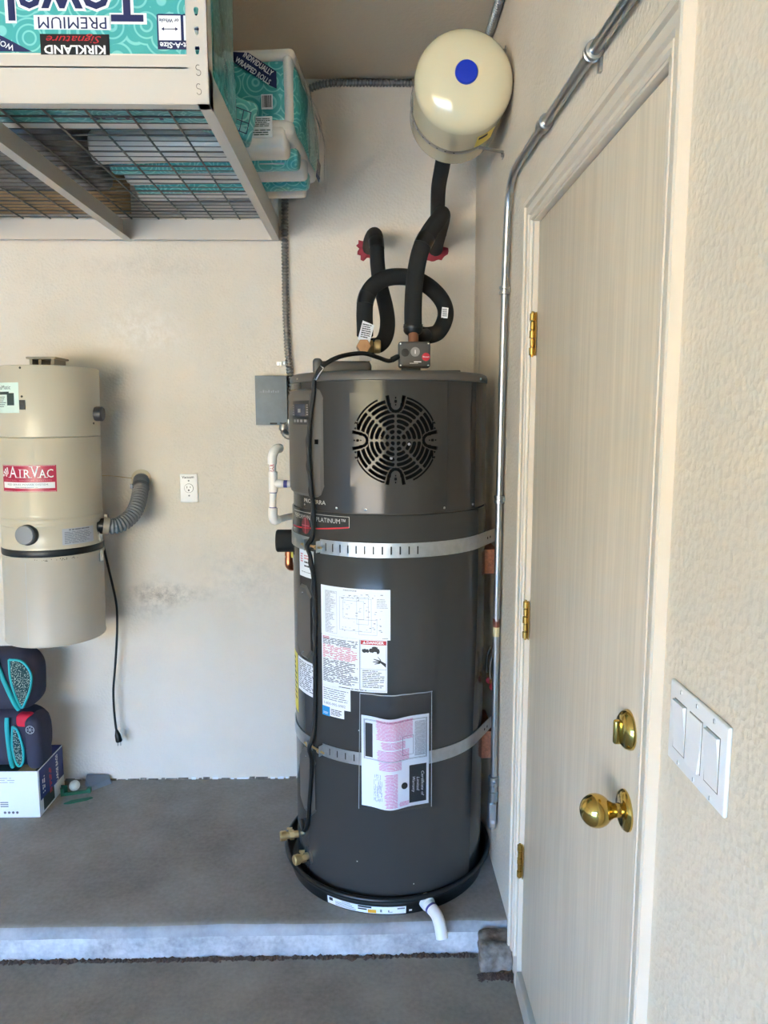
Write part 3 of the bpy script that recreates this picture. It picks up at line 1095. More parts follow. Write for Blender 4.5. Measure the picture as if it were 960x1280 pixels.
# scald picture: taps and a hand
def blob(cx, cz, rx, rz, seed=0):
    rn = random.Random(seed)
    p.add([T.p(R2, cx + rx * math.cos(2 * math.pi * i / 14) * rn.uniform(.8, 1.15), cz + rz * math.sin(2 * math.pi * i / 14) * rn.uniform(.8, 1.15)) for i in range(14)], [tuple(range(14))])
blob(-14.8, .836, 1.4, .0065, 1); blob(-13.2, .836, 1.0, .006, 2); blob(-10.6, .838, 1.6, .0075, 3); blob(-8.6, .840, 2.2, .006, 4); blob(-7.4, .834, .9, .007, 5); blob(-9.2, .847, 1.6, .003, 6)
for (aa, za, ab, zb, w_) in ((-3.2, .793, -6.5, .806, .006), (-6.2, .806, -9.8, .812, .0022), (-6.2, .803, -10.2, .804, .0022), (-6.2, .801, -9.2, .797, .002), (-5.8, .808, -7.5, .819, .002)):
    p.add([T.p(R2, aa, za - w_), T.p(R2, ab, zb - w_ * .5), T.p(R2, ab, zb + w_ * .5), T.p(R2, aa, za + w_)], [(0, 1, 2, 3)])
p.build('picture', M_ink, B, WH)

Cl = label('phone_label', -41.7, -23, .642, .7085)
p = MB()
T.lines(p, R2, -40.8, -24.2, .664, .704, 6, .35, 0, .2, 31)
T.text(p, '1-800-995-0982', R2, -33.4, .653, .0125, 0, width=.080)
p.build('print', M_inkg, Cl, WH)
D = label('blue_label', -41.9, -36.4, .612, .6415, M_blue)
p = MB(); T.lines(p, R2, -41, -37.4, .617, .625, 2, .4, 0, .1, 35)
p.build('print', M_whitep, D, WH)
E_ = label('certification_label', -36.3, -26.9, .614, .643)
p = MB(); T.lines(p, R2, -35.4, -27.8, .618, .639, 4, .5, 0, .25, 36)
p.build('print', M_ink, E_, WH)
Fl = label('caution_label', -63.2, -47.5, 1.031, 1.117)
p = MB(); T.lines(p, R2, -57, -48.5, 1.060, 1.084, 2, .4, 0, .2, 41); T.lines(p, R2, -60.5, -48.5, 1.045, 1.048, 1, .5, 0, 0, 42)
p.build('print', M_ink, Fl, WH)
p = MB(); T.lines(p, R2, -61.5, -58.5, 1.075, 1.105, 4, .6, 0, .2, 43); T.lines(p, R2, -57, -48.5, 1.086, 1.102, 2, .5, 0, .2, 44)
p.build('red_print', M_redl, Fl, WH)
G = label('rating_label', -68.6, -47.5, .652, .761)
p = MB(); T.lines(p, R2, -67, -48.5, .662, .755, 14, .55, 0, .2, 45, .3); T.patch(p, RL + .0006, -50.5, -48.3, .672, .680, .0003)
p.build('print', M_inkg, G, WH)
Yl = label('yellow_guide_label', -82, -70.5, .563, .762, M_yellow)
p = MB(); T.lines(p, R2, -80, -72, .60, .75, 9, .4, 0, .4, 46)
p.build('print', M_ink, Yl, WH)
# small nick marks
for a, z in ((-18.5, .585), (-20, .16), (12, .09)):
    p = MB(); T.patch(p, RL, a, a + .6, z, z + .003, .0004, n=1)
    p.build('scratch', M_silver, heater, WH)

# drain valves at the foot
def brass_valve(a, z, L, name, lab=None):
    n_ = Vector((math.sin(R(a)), -math.cos(R(a)), 0))
    p0 = T.p(RL - .002, a, z)
    mb = MB()
    mb.lathe([(.030, 0), (.030, .002), (.026, .004)], p0, n_, 28)
    fl = mb.build('valve_flange', M_tank2, heater, WH)
    mb = MB()
    mb.cyl(p0, p0 + n_ * L, .0115, 18, 0, .001)
    mb.lathe([(.0165, 0), (.0165, .014)], p0 + n_ * L * .28, n_, 6)
    mb.lathe([(.0150, 0), (.0165, .003), (.0165, .018), (.013, .021)], p0 + n_ * L * .68, n_, 20)
    mb.cyl(p0 + n_ * L * .5, p0 + n_ * L * .5 + Vector((0, 0, .022)), .004, 10)
    mb.box(p0 + n_ * L * .5 + Vector((-.009, -.003, .020)), p0 + n_ * L * .5 + Vector((.009, .003, .026)))
    v = mb.build(name, M_bronze, heater, WH)
    if lab: v['label'] = lab
    return v
brass_valve(-77, .118, .066, 'drain_valve', 'pale brass drain valve')
brass_valve(-58, .100, .050, 'hose_bib', 'dark brass hose bib')

# wiring box on the top
tb = MB()
tb.rbox((-.498, -.532, 1.675), (.182, .12, .046), .018, 4)
tb.rbox((-.578, -.548, 1.680), (.030, .10, .052), .012, 4)
tb.build('wiring_cover', M_cap, heater, WH)
# flat seam riser near the front of the lid
tb = MB()
tb.rbox((-.27, -.62, 1.656), (.26, .2, .008), .003, 2)
tb.build('lid_plate', M_cap, heater, WH)

# ------------------------------------------------------------------ drain pan
PX, PY = -.3585, -.5355
PO = (PX, PY, 0)
pan = empty('drain_pan', PO, 'round black plastic drain pan under the water heater', 'drain pan')
pb = MB()
pb.lathe([(.335, .0), (.338, .028), (.345, .046), (.353, .050), (.357, .056), (.355, .063), (.349, .066), (.344, .064), (.338, .05), (.330, .010), (0, .008)], (PX, PY, 0), n=128)
pb.build('basin', M_pan, pan, PO, smooth=50)
PC = Cyl(PX, PY)
lb = MB()
V, F = [], []
n = 18
a0, a1 = -35, 8.6
def pr(z): return .3352 + (z / .028) * .003 + .0008
for i in range(n + 1):
    a = a0 + (a1 - a0) * i / n
    V += [PC.p(pr(.004), a, .004), PC.p(pr(.029), a, .029)]
lb.add(V, [(2 * i, 2 * i + 2, 2 * i + 3, 2 * i + 1) for i in range(n)])
pl = lb.build('pan_label', M_paper, pan, PO)
def pquad(mb, a0, a1, z0, z1):
    k = max(1, int((a1 - a0) / 3))
    for i in range(k):
        b0, b1 = a0 + (a1 - a0) * i / k, a0 + (a1 - a0) * (i + 1) / k
        mb.add([PC.p(pr(z0) + .0006, b0, z0), PC.p(pr(z0) + .0006, b1, z0), PC.p(pr(z1) + .0006, b1, z1), PC.p(pr(z1) + .0006, b0, z1)], [(0, 1, 2, 3)])
q = MB(); pquad(q, -16.8, -9.5, .022, .028); pquad(q, -16.8, -12, .014, .019); pquad(q, -33.8, -31.5, .016, .027)
q.build('print_black', M_ink, pl, PO)
q = MB(); pquad(q, -11.5, -7, .006, .018); q.build('print_orange', M_orange, pl, PO)
q = MB()
for k in range(4): pquad(q, -30 if k < 3 else -26, -18 - k, .008 + k * .0052, .0098 + k * .0052)
pquad(q, -5, -4, .010, .020); pquad(q, -.8, 1.5, .010, .012); pquad(q, -.8, -.2, .012, .018); pquad(q, 4, 8, .020, .025)
q.build('print_grey', M_inkg, pl, PO)
q = MB(); pquad(q, 10.2, 11.8, .010, .016)
q.build('white_tag', M_paper, pan, PO)
fb = MB()
path = catmull([(-.246, -.855, .032), (-.232, -.882, .030), (-.217, -.910, .025), (-.209, -.934, .008), (-.204, -.948, -.022)], 8)
fb.tube(path, .0182, 22)
fb.lathe([(.0225, 0), (.0225, .026), (.019, .027)], (-.250, -.846, .033), (.46, -.88, -.06), 22)
dr = fb.build('drain_elbow', M_pvc, pan, PO)
qb = MB()
qb.lathe([(.0195, 0), (.0195, .007)], (-.2325, -.881, .0300), (.46, -.85, -.2), 22)
qb.build('primer_ring', M_purple, dr, PO)

# ------------------------------------------------------------------ seismic straps
def strap(zc, h, a_bolt, slots, lab, blk, y_end, slot_a):
    o = T.p(RL, 0, zc)
    o = Vector((TX, TY, zc))
    root = empty('seismic_strap', o, lab, 'strap', 'steel straps around the water heater')
    r = RL + .0015
    def band(a0, a1, holes, name, end=None):
        mb = MB()
        edges = sorted(set([a0, a1] + [a0 + i * 3 for i in range(1, int((a1 - a0) / 3) + 1) if a0 + i * 3 < a1 - .3] +
                           [q for s_ in holes for q in (s_ - .42, s_ + .42)]))
        zz = [zc - h / 2, zc - h * .28, zc + h * .28, zc + h / 2]
        pts = [T.p(r, a, 0) for a in edges]
        nrm = [Vector((math.sin(R(a)), -math.cos(R(a)), 0)) for a in edges]
        if end:
            last = pts[-1]
            for t in (.33, .66, 1):
                pts.append(last.lerp(Vector((end[0], end[1], 0)), t)); nrm.append(nrm[-1])
            edges = edges + [999, 1000, 1001]
        V, F = [], []
        for p_, n_ in zip(pts, nrm):
            for d in (0, .0022):
                for z in zz:
                    V.append((p_.x + n_.x * d, p_.y + n_.y * d, z))
        for i in range(len(pts) - 1):
            mid = (edges[i] + edges[i + 1]) / 2
            for k in range(3):
                if k == 1 and any(abs(mid - s_) < .4 for s_ in holes):
                    continue
                b0, b1 = i * 8, (i + 1) * 8
                F.append((b0 + 4 + k, b1 + 4 + k, b1 + 5 + k, b0 + 5 + k))
                F.append((b0 + k, b0 + 1 + k, b1 + 1 + k, b1 + k))
            F.append((i * 8 + 3, i * 8 + 7, i * 8 + 15, i * 8 + 11)); F.append((i * 8, i * 8 + 8, i * 8 + 12, i * 8 + 4))
        mb.add(V, F)
        return mb.build(name, M_galv, root, o, smooth=30)
    bd = band(-41.5, 62, slot_a, 'band', (-.002, y_end + .012))
    band(-110, -50.5, [-55 - 3.4 * i for i in range(4)], 'band')
    # slots show dark jacket; tension bracket and bolt
    for a in (-41.2, -51):
        mb = MB()
        n_ = Vector((math.sin(R(a)), -math.cos(R(a)), 0)); t_ = Vector((math.cos(R(a)), math.sin(R(a)), 0))
        c = T.p(r, a, zc)
        V = [c + n_ * i + t_ * j + Vector((0, 0, k)) for i in (0, .020) for j in (-.0015, .0015) for k in (-h * .4, h * .4)]
        mb.add(V, [(0, 1, 3, 2), (4, 6, 7, 5), (0, 4, 5, 1), (2, 3, 7, 6), (1, 5, 7, 3), (0, 2, 6, 4)])
        mb.build('bracket', M_galv, root, o, smooth=0)
    mb = MB()
    mb.cyl(T.p(r + .011, -56, zc - .002), T.p(r + .016, -38.5, zc - .002), .0035, 10)
    c = T.p(r + .014, -43, zc - .002)
    d = (T.p(r + .016, -38.5, zc) - T.p(r + .011, -56, zc)).normalized()
    mb.lathe([(.0075, 0), (.0075, .007)], c, d, 6)
    mb.lathe([(.0075, 0), (.0075, .006)], T.p(r + .012, -53, zc - .002), d, 6)
    mb.build('bolt', M_bronze, root, o)
    mb = MB()
    for k in (.25, .75):
        p0 = T.p(r + .002, 62, zc).lerp(Vector((-.008, y_end, zc)), .35 + .4 * k)
        mb.lathe([(.0042, 0), (.0042, .0006)], p0 + Vector((.88, -.47, 0)) * .0025, (.88, -.47, 0), 12)
    mb.build('hole', M_black, bd, o)
    wb_ = MB()
    wb_.prism([(0, -.603), (0, -.42), (-.031, -.42), (-.0325, -.545), (-.034, -.572), (-.0372, -.592), (-.0405, -.603)][::-1], (0, 0, blk[0]), (1, 0, 0), (0, 1, 0), blk[1] - blk[0])
    w = wb_.build('wood_block', M_wood, None, (-.02, y_end + .1, blk[0]), smooth=0)
    tag(w, blk[2], 'wood block', 'wood blocks behind the heater straps')
strap(1.138, .043, -44, 12, 'galvanised steel strap around the upper part of the heater below the badge', (1.012, 1.092, 'raw wood block on the wall behind the upper heater strap'), -.588, [-37.5 + 4.65 * i for i in range(12)])
strap(.498, .040, -44, 6, 'galvanised steel strap around the lower part of the heater behind the document pouch', (.375, .470, 'raw wood block on the wall behind the lower heater strap'), -.588, [-36.5 + 5.2 * i for i in range(5)])

# ------------------------------------------------------------------ document pouch
def pouch():
    o = Vector(T.p(RL, 2, .343))
    root = empty('document_pouch', o, 'clear plastic pouch with a folded white and pink paper taped to the heater', 'document')
    def surf(a, z, off):
        w = .009 + .006 * math.sin((a + 20) * .09) ** 2
        fold = .009 * math.exp(-((a + 1.5) / 7) ** 2)
        return T.p(RL + .0045 + fold + w * .25 + off, a, z)
    mb = MB()
    na, nz_ = 30, 30
    V, F = [], []
    for i in range(na + 1):
        for k in range(nz_ + 1):
            t = k / nz_
            z = .343 + (.708 - .343) * t
            a = (-18.8 + 2.2 * t) + (21.8 + 18.8 - 2.4 * t) * i / na
            wr = noise.noise(Vector((a * .12, z * 26, 2))) * .004 * (1 if t > .8 else .35)
            V.append(surf(a, z, .0042 + wr))
    for i in range(na):
        for k in range(nz_):
            b = i * (nz_ + 1) + k
            F.append((b, b + nz_ + 1, b + nz_ + 2, b + 1))
    mb.add(V, F)
    mb.build('plastic_sleeve', M_film, root, o, smooth=70)
    mb = MB()
    for z, w in ((.7085, .0035),):
        pts = [surf(-16.8 + 38.4 * i / 30, z, .005 + .001 * math.sin(i)) for i in range(31)]
        mb.tube(pts, .0016, 6)
    for a in (-17.8, 21.5):
        pts = [surf(a + (1 if a < 0 else -.3) * (t - .343) / .36, t, .005) for t in [.343 + .365 * k / 20 for k in range(21)]]
        mb.tube(pts, .0010, 6)
    mb.build('sleeve_edge', mat('film edge', (200, 204, 208), rough=.2, alpha=.55), root, o)
    # paper
    A0, A1, Z0, Z1 = -16.4, 20.2, .354, .640
    def dip(a): return -.007 * math.exp(-((a + .8) / 8) ** 2)
    mb = MB()
    V, F = [], []
    na = 36
    for i in range(na + 1):
        a = A0 + (A1 - A0) * i / na
        for z in (Z0, Z0 + .1, Z0 + .2, Z1):
            V.append(surf(a, z + dip(a), 0))
    for i in range(na):
        for k in range(3):
            b = i * 4 + k
            F.append((b, b + 4, b + 5, b + 1))
    mb.add(V, F)
    pp = mb.build('paper', M_paper, root, o, smooth=60)
    def q(mb, a0, a1, z0, z1, off=.0006):
        n = max(1, int((a1 - a0) / 1.5))
        for i in range(n):
            b0, b1 = a0 + (a1 - a0) * i / n, a0 + (a1 - a0) * (i + 1) / n
            mb.add([surf(b0, z0 + dip(b0), off), surf(b1, z0 + dip(b1), off), surf(b1, z1 + dip(b1), off), surf(b0, z1 + dip(b0), off)], [(0, 1, 2, 3)])
    k = MB()
    q(k, 9.2, 18.8, .365, .485)
    q(k, -14.2, -10.2, .512, .618)
    for a0, a1, z0, z1 in ((-15, 19, .505, .630), (-14.6, 18.6, .5075, .6275), (5.5, 11.5, .52, .58)):
        q(k, a0, a1, z0, z0 + .0008); q(k, a0, a1, z1 - .0008, z1); q(k, a0, a0 + .2, z0, z1); q(k, a1 - .2, a1, z0, z1)
    n = 16
    k.add([surf(6.6 + 1.75 * math.cos(2 * math.pi * i / n), .424 + dip(6.6) + .0105 * math.sin(2 * math.pi * i / n), .0007) for i in range(n)], [tuple(range(n))])
    k.build('print_black', M_ink, pp, o)
    k = MB()
    rn = random.Random(9)
    for c in range(22):        # columns of text turned on its side
        a = 12.2 + 6.0 * c / 22
        z = .513
        while z < .622:
            h = rn.uniform(.004, .018)
            q(k, a, a + .14, z, min(z + h, .622))
            z += h + .002
    for c in range(12):
        a = -9.5 + 4.5 * c / 12
        z = .372 + rn.random() * .01
        while z < .46:
            h = rn.uniform(.004, .018)
            if rn.random() < .6: q(k, a, a + .16, z, min(z + h, .462))
            z += h + .003
    k.build('print_grey', M_inkg, pp, o)
    k = MB()
    def pinkrows(a0, a1, z0, z1, rows, seed):
        rn = random.Random(seed)
        for i in range(rows):
            z = z0 + (z1 - z0) * i / rows
            half = 1
            a = a0 + rn.random() * 1.2
            while a < a1:
                w_ = rn.uniform(1, 5)
                q(k, a, min(a1, a + w_), z, z + (z1 - z0) / rows * .42)
                a += w_ + rn.uniform(.1, .35)
    pinkrows(-8.5, 11, .572, .634, 20, 1)
    pinkrows(-6, 7, .545, .568, 7, 2)
    pinkrows(-8, 9, .508, .541, 10, 3)
    pinkrows(-7.0, 5.0, .478, .505, 8, 4)
    pinkrows(-4, 3, .360, .468, 32, 5)
    pinkrows(3.2, 9, .362, .376, 5, 6)
    k.build('print_pink', M_pink, pp, o)
    k = MB()
    for txt, a, w_ in (('Certificate of', 16.6, .080), ('Limited', 14.0, .044), ('Warranty', 11.6, .050)):
        V, F = text2d(txt, .0125, 0, 'CENTER', .25)
        wd = max(p_[0] for p_ in V) - min(p_[0] for p_ in V)
        k.add([surf(a + math.degrees(y / RL), .424 - x * w_ / wd + dip(a), .0012) for x, y in V], F)
    k.build('print_white', M_whitep, pp, o)
pouch()

# ------------------------------------------------------------------ black power cord down the heater
def heater_cord():
    o = Vector((-.33, -.60, 1.70))
    root = empty('power_cord', T.p(.335, -46, .19), 'long braided black power cord hanging down the front of the grey heater', 'cord')
    o = Vector(root.location)
    pts = [(-.325, -.625, 1.708), (-.352, -.63, 1.694), (-.39, -.66, 1.703), (-.435, -.69, 1.712), (-.50, -.745, 1.698), (-.548, -.785, 1.668)]
    for a, z, r in ((-43.0, 1.630, .326), (-44, 1.59, .325), (-45.0, 1.54, .331), (-46.5, 1.47, .333), (-47, 1.40, .333), (-45.6, 1.30, .331), (-45.2, 1.24, .326), (-45.6, 1.165, .330),
                    (-46.2, 1.138, .347), (-46.0, 1.10, .336), (-45.6, 1.0, .325), (-45.6, .845, .325), (-46.2, .70, .325), (-46.6, .587, .327), (-47, .53, .336), (-47.4, .498, .347), (-48, .46, .336),
                    (-49.5, .40, .331), (-51.5, .312, .3315), (-53.5, .24, .330), (-57, .197, .328), (-60.5, .190, .328), (-64, .212, .328)):
        pts.append(T.p(r, a, z))
    path = catmull(pts, 6)
    mb = MB()
    mb.tube(path, .0066, 10)
    mb.build('cord', M_rubber, root, o)
    # twisted second strand and ties
    mb = MB()
    seg = [p for p in resample(path, .006) if p.z < 1.52 and p.z > .72]
    tw = []
    for i, p in enumerate(seg):
        ang = i * .5
        out = Vector((p.x - TX, p.y - TY, 0)).normalized()
        tan = Vector((-out.y, out.x, 0))
        tw.append(p + out * (.0035 + .0022 * math.cos(ang)) + tan * .0040 * math.sin(ang))
    mb.tube(tw, .0042, 8)
    mb.build('second_strand', M_rubber, root, o)
    mb = MB()
    c = T.p(.333, -42.6, 1.640)
    mb.cyl(Vector((-.5505, -.787, 1.666)), T.p(.3265, -43.1, 1.628), .0062, 12)
    mb.build('white_tag', M_paper, root, o)
    mb = MB()
    d = (Vector((-.325, -.625, 1.708)) - Vector((-.352, -.63, 1.694))).normalized()
    mb.lathe([(.004, 0), (.009, .004), (.009, .022), (.007, .030)], (-.3475, -.628, 1.6955), d, 14)
    mb.build('plug', M_blackpl, root, o)
heater_cord()

# ------------------------------------------------------------------ insulated pipes above the heater
def pipe_thing(name, path, r, lab, bands=(), cat='pipe', per=10, m=None, n=20):
    o = Vector(path[-1])
    root = empty(name, o, lab, cat)
    pts = catmull(path, per)
    mb = MB(); mb.tube(pts, r, n)
    mb.build('insulation', m or M_foam, root, o, smooth=60)
    for t0, t1 in bands:
        seg = pts[int(t0 * (len(pts) - 1)):max(int(t0 * (len(pts) - 1)) + 2, int(t1 * (len(pts) - 1)) + 1)]
        mb = MB(); mb.tube(seg, r + .0012, n)
        mb.build('tape', M_tape, root, o, smooth=60)
    return root, o, pts

pipe_thing('insulated_pipe', [(-.412, .0, 2.168), (-.408, -.08, 2.176), (-.398, -.155, 2.180), (-.390, -.205, 2.168), (-.386, -.235, 2.128),
     (-.383, -.250, 2.060), (-.374, -.275, 1.985), (-.356, -.31, 1.905), (-.350, -.35, 1.845), (-.358, -.385, 1.795), (-.378, -.415, 1.765), (-.410, -.45, 1.755)],
     .0265, 'black foam-covered pipe bending out of the wall down to the brass valve', [(.33, .39)])
pipe_thing('insulated_pipe', [(-.155, 0, 2.166), (-.160, -.10, 2.172), (-.162, -.22, 2.180), (-.164, -.33, 2.190), (-.172, -.415, 2.186), (-.190, -.455, 2.155), (-.217, -.475, 2.115),
     (-.243, -.49, 2.065), (-.258, -.50, 2.010), (-.268, -.51, 1.94), (-.272, -.52, 1.87), (-.272, -.53, 1.805)],
     .0285, 'black foam-covered pipe leaving the wall near the room corner, dropping to the controller', [(.58, .63)])
root, o, pts = pipe_thing('insulated_pipe', [(-.262, -.47, 1.795), (-.222, -.44, 1.792), (-.182, -.415, 1.805), (-.158, -.40, 1.845), (-.155, -.395, 1.885), (-.175, -.395, 1.925), (-.215, -.40, 1.960),
     (-.262, -.405, 1.982), (-.310, -.41, 1.988), (-.360, -.42, 1.980), (-.402, -.43, 1.952), (-.424, -.435, 1.912), (-.429, -.44, 1.865), (-.428, -.445, 1.815), (-.428, -.45, 1.79)],
     .0275, 'black foam-covered pipe looping over between the brass valve and the controller', [(.76, .82)])
lb = MB()
c = Vector((-.181, -.398, 1.865))
lb.prism([(-.012, -.016), (.010, -.019), (.013, .015), (-.009, .019)], (-.160, -.4265, 1.868), (.93, -.36, .0), (.0, 0, 1), .001)
l_ = lb.build('pipe_label', M_paper, root, o)
lb = MB()
for k in range(6):
    lb.prism([(-.008, -.011 + k * .0045), (.008, -.0125 + k * .0045), (.0085, -.0105 + k * .0045), (-.0075, -.009 + k * .0045)], (-.160, -.4277, 1.868), (.93, -.36, 0), (0, 0, 1), .0003)
lb.build('print', M_ink, l_, o)
# bare copper stub and clamps under the dropping pipe
mb = MB()
mb.tube(catmull([(-.272, -.532, 1.80), (-.272, -.540, 1.77), (-.272, -.545, 1.73), (-.272, -.545, 1.657)], 6), .0165, 18)
st = mb.build('copper_stub', mat('aged copper', (142, 96, 74), rough=.5, metal=.6), None, (-.272, -.55, 1.655))
tag(st, 'short bare copper pipe stub above the small grey controller', 'pipe')
mb = MB()
mb.tube(catmull([(-.272, -.520, 1.80), (-.250, -.49, 1.785), (-.225, -.455, 1.79)], 6), .024, 16)
mb.lathe([(.0310, 0), (.0310, .022), (.026, .030), (.020, .034)], (-.272, -.5255, 1.818), (0, .08, -1), 24)
mb.lathe([(.0322, 0), (.0322, .005)], (-.272, -.5265, 1.812), (0, .08, -1), 24)
t2 = mb.build('pipe_tee', M_blackpl, None, (-.25, -.49, 1.76))
tag(t2, 'black taped pipe tee behind the grey controller', 'pipe fitting')

pipe_thing('insulated_pipe', [(-.150, -.115, 2.185), (-.158, -.13, 2.215), (-.163, -.17, 2.26), (-.168, -.25, 2.318), (-.166, -.335, 2.352), (-.160, -.378, 2.392), (-.152, -.405, 2.436), (-.1445, -.446, 2.456)][::-1],
     .0262, 'black foam-covered pipe dropping from the underside of the cream expansion tank', [(.3, .34)])

# red sealant around the wall holes
def sealant(x, z, r, lab, seed):
    rn = random.Random(seed)
    mb = MB()
    n = 26
    ring = []
    for i in range(n):
        a = 2 * math.pi * i / n
        ring.append(r * rn.uniform(.85, 1.3))
    V = [(x + q * math.cos(2 * math.pi * i / n), 0, z + q * math.sin(2 * math.pi * i / n)) for i, q in enumerate(ring)]
    V += [(x + q * .8 * math.cos(2 * math.pi * i / n), -.012 * rn.uniform(.6, 1.2), z + q * .8 * math.sin(2 * math.pi * i / n)) for i, q in enumerate(ring)]
    V += [(x, -.014, z)]
    F = [(i, n + i, n + (i + 1) % n, (i + 1) % n) for i in range(n)] + [(n + i, 2 * n, n + (i + 1) % n) for i in range(n)]
    mb.add(V, F)
    o = mb.build('fire_sealant', M_sealant, None, (x, 0, z - r), smooth=60)
    tag(o, lab, 'sealant', 'red sealant rings on the wall')
sealant(-.417, 2.168, .040, 'rough red sealant ring where the brass valve pipe enters the wall', 1)
sealant(-.155, 2.160, .040, 'rough red sealant ring around the pipe hole nearer the room corner', 2)

# brass mixing valve with tag
def brass_mixer():
    o = Vector((-.425, -.45, 1.70))
    root = empty('brass_valve', o, 'brass valve with a hexagonal cap and white tag on top of the heater', 'valve')
    d = Vector((.05, -1, .12)).normalized()
    mb = MB()
    c = Vector((-.433, -.478, 1.747))
    mb.lathe([(.024, 0), (.024, .030), (.021, .033), (.0, .0335)], c, d, 6)
    mb.lathe([(.0055, 0), (.0045, .001)], c + d * .0335, d, 14)
    mb.build('hex_cap', mat('brown brass', (196, 150, 110), rough=.4, metal=.55), root, o, smooth=20)
    mb = MB()
    mb.cyl((-.433, -.43, 1.750), (-.433, -.482, 1.747), .019, 20)
    mb.cyl((-.428, -.45, 1.655), (-.428, -.45, 1.80), .016, 20)
    mb.lathe([(.0225, 0), (.0225, .016)], (-.418, -.45, 1.754), (1, .03, 0), 6)
    mb.lathe([(.020, 0), (.023, .004), (.023, .02), (.02, .024)], (-.400, -.45, 1.754), (1, .03, 0), 20)
    mb.build('valve_body', M_bronze, root, o)
    mb = MB()
    mb.prism([(-.024, -.030), (.016, -.038), (.026, .022), (-.013, .033)], (-.425, -.494, 1.800), (.99, .05, -.12), (.10, .1, .99), .0008)
    t = mb.build('white_tag', M_paper, root, o, smooth=0)
    mb = MB()
    flat_lines(mb, (-.425, -.4955, 1.800), (.97, .05, -.2), (.18, .1, .97), -.014, .018, -.024, .024, 7, .5, 0, .3, 8)
    mb.build('print', M_ink, t, o, smooth=0)
    mb = MB()
    mb.prism([(-.020, -.012), (.020, -.012), (.022, .012), (-.016, .012)], (-.428, -.483, 1.716), (1, 0, .05), (-.1, .1, 1), .0008)
    mb.build('lower_tag', mat('faded tag', (196, 190, 186), rough=.6), root, o, smooth=0)
brass_mixer()

def controller():
    o = Vector((-.273, -.60, 1.656))
    root = empty('valve_controller', o, 'small dark grey control box with a red logo on the heater top', 'controller')
    mb = MB(); mb.rbox((-.273, -.60, 1.714), (.100, .05, .080), .008, 3)
    mb.build('housing', mat('charcoal plastic', (74, 72, 70), rough=.45), root, o)
    mb = MB(); mb.rbox((-.283, -.592, 1.668), (.060, .05, .020), .004, 2)
    mb.build('base', M_blackpl, root, o)
    f = -.6252
    mb = MB(); mb.lathe([(.0145, 0), (.0145, .0015), (.011, .002), (.011, .0012), (0, .0014)], (-.271, f, 1.722), (0, -1, 0), 28)
    b = mb.build('power_button', mat('grey button', (140, 138, 136), rough=.4), root, o)
    mb = MB(); mb.box((-.2722, f - .0022, 1.716), (-.2698, f - .0016, 1.728))
    mb.build('power_mark', M_whitep, b, o, smooth=0)
    mb = MB(); mb.lathe([(.0125, 0), (.0125, .001), (.010, .0014), (0, .0012)], (-.3025, f, 1.7195), (0, -1, 0), 28)
    mb.build('mode_button', M_blackpl, root, o)
    mb = MB(); mb.lathe([(.0125, 0), (.0125, .001), (0, .0014)], (-.2375, f, 1.7065), (0, -1, 0), 28)
    l_ = mb.build('red_logo', mat('logo red', (214, 40, 60), rough=.35), root, o)
    mb = MB(); text_flat(mb, 'Rheem', (-.2375, f - .0020, 1.7065), (1, 0, 0), (0, 0, 1), .0072, .0001)
    mb.build('logo_lettering', M_whitep, l_, o, smooth=0)
    mb = MB(); mb.box((-.275, f - .0004, 1.690), (-.252, f, 1.693)); mb.box((-.288, f - .0004, 1.6865), (-.262, f, 1.6878))
    mb.build('marking', M_whitep, root, o, smooth=0)
    for x, z in ((-.316, 1.681), (-.316, 1.747), (-.230, 1.681), (-.230, 1.747)):
        mb = MB(); mb.lathe([(.003, 0), (.0025, .001), (0, .0014)], (x, f, z), (0, -1, 0), 10)
        mb.build('screw', M_screw, root, o)
controller()

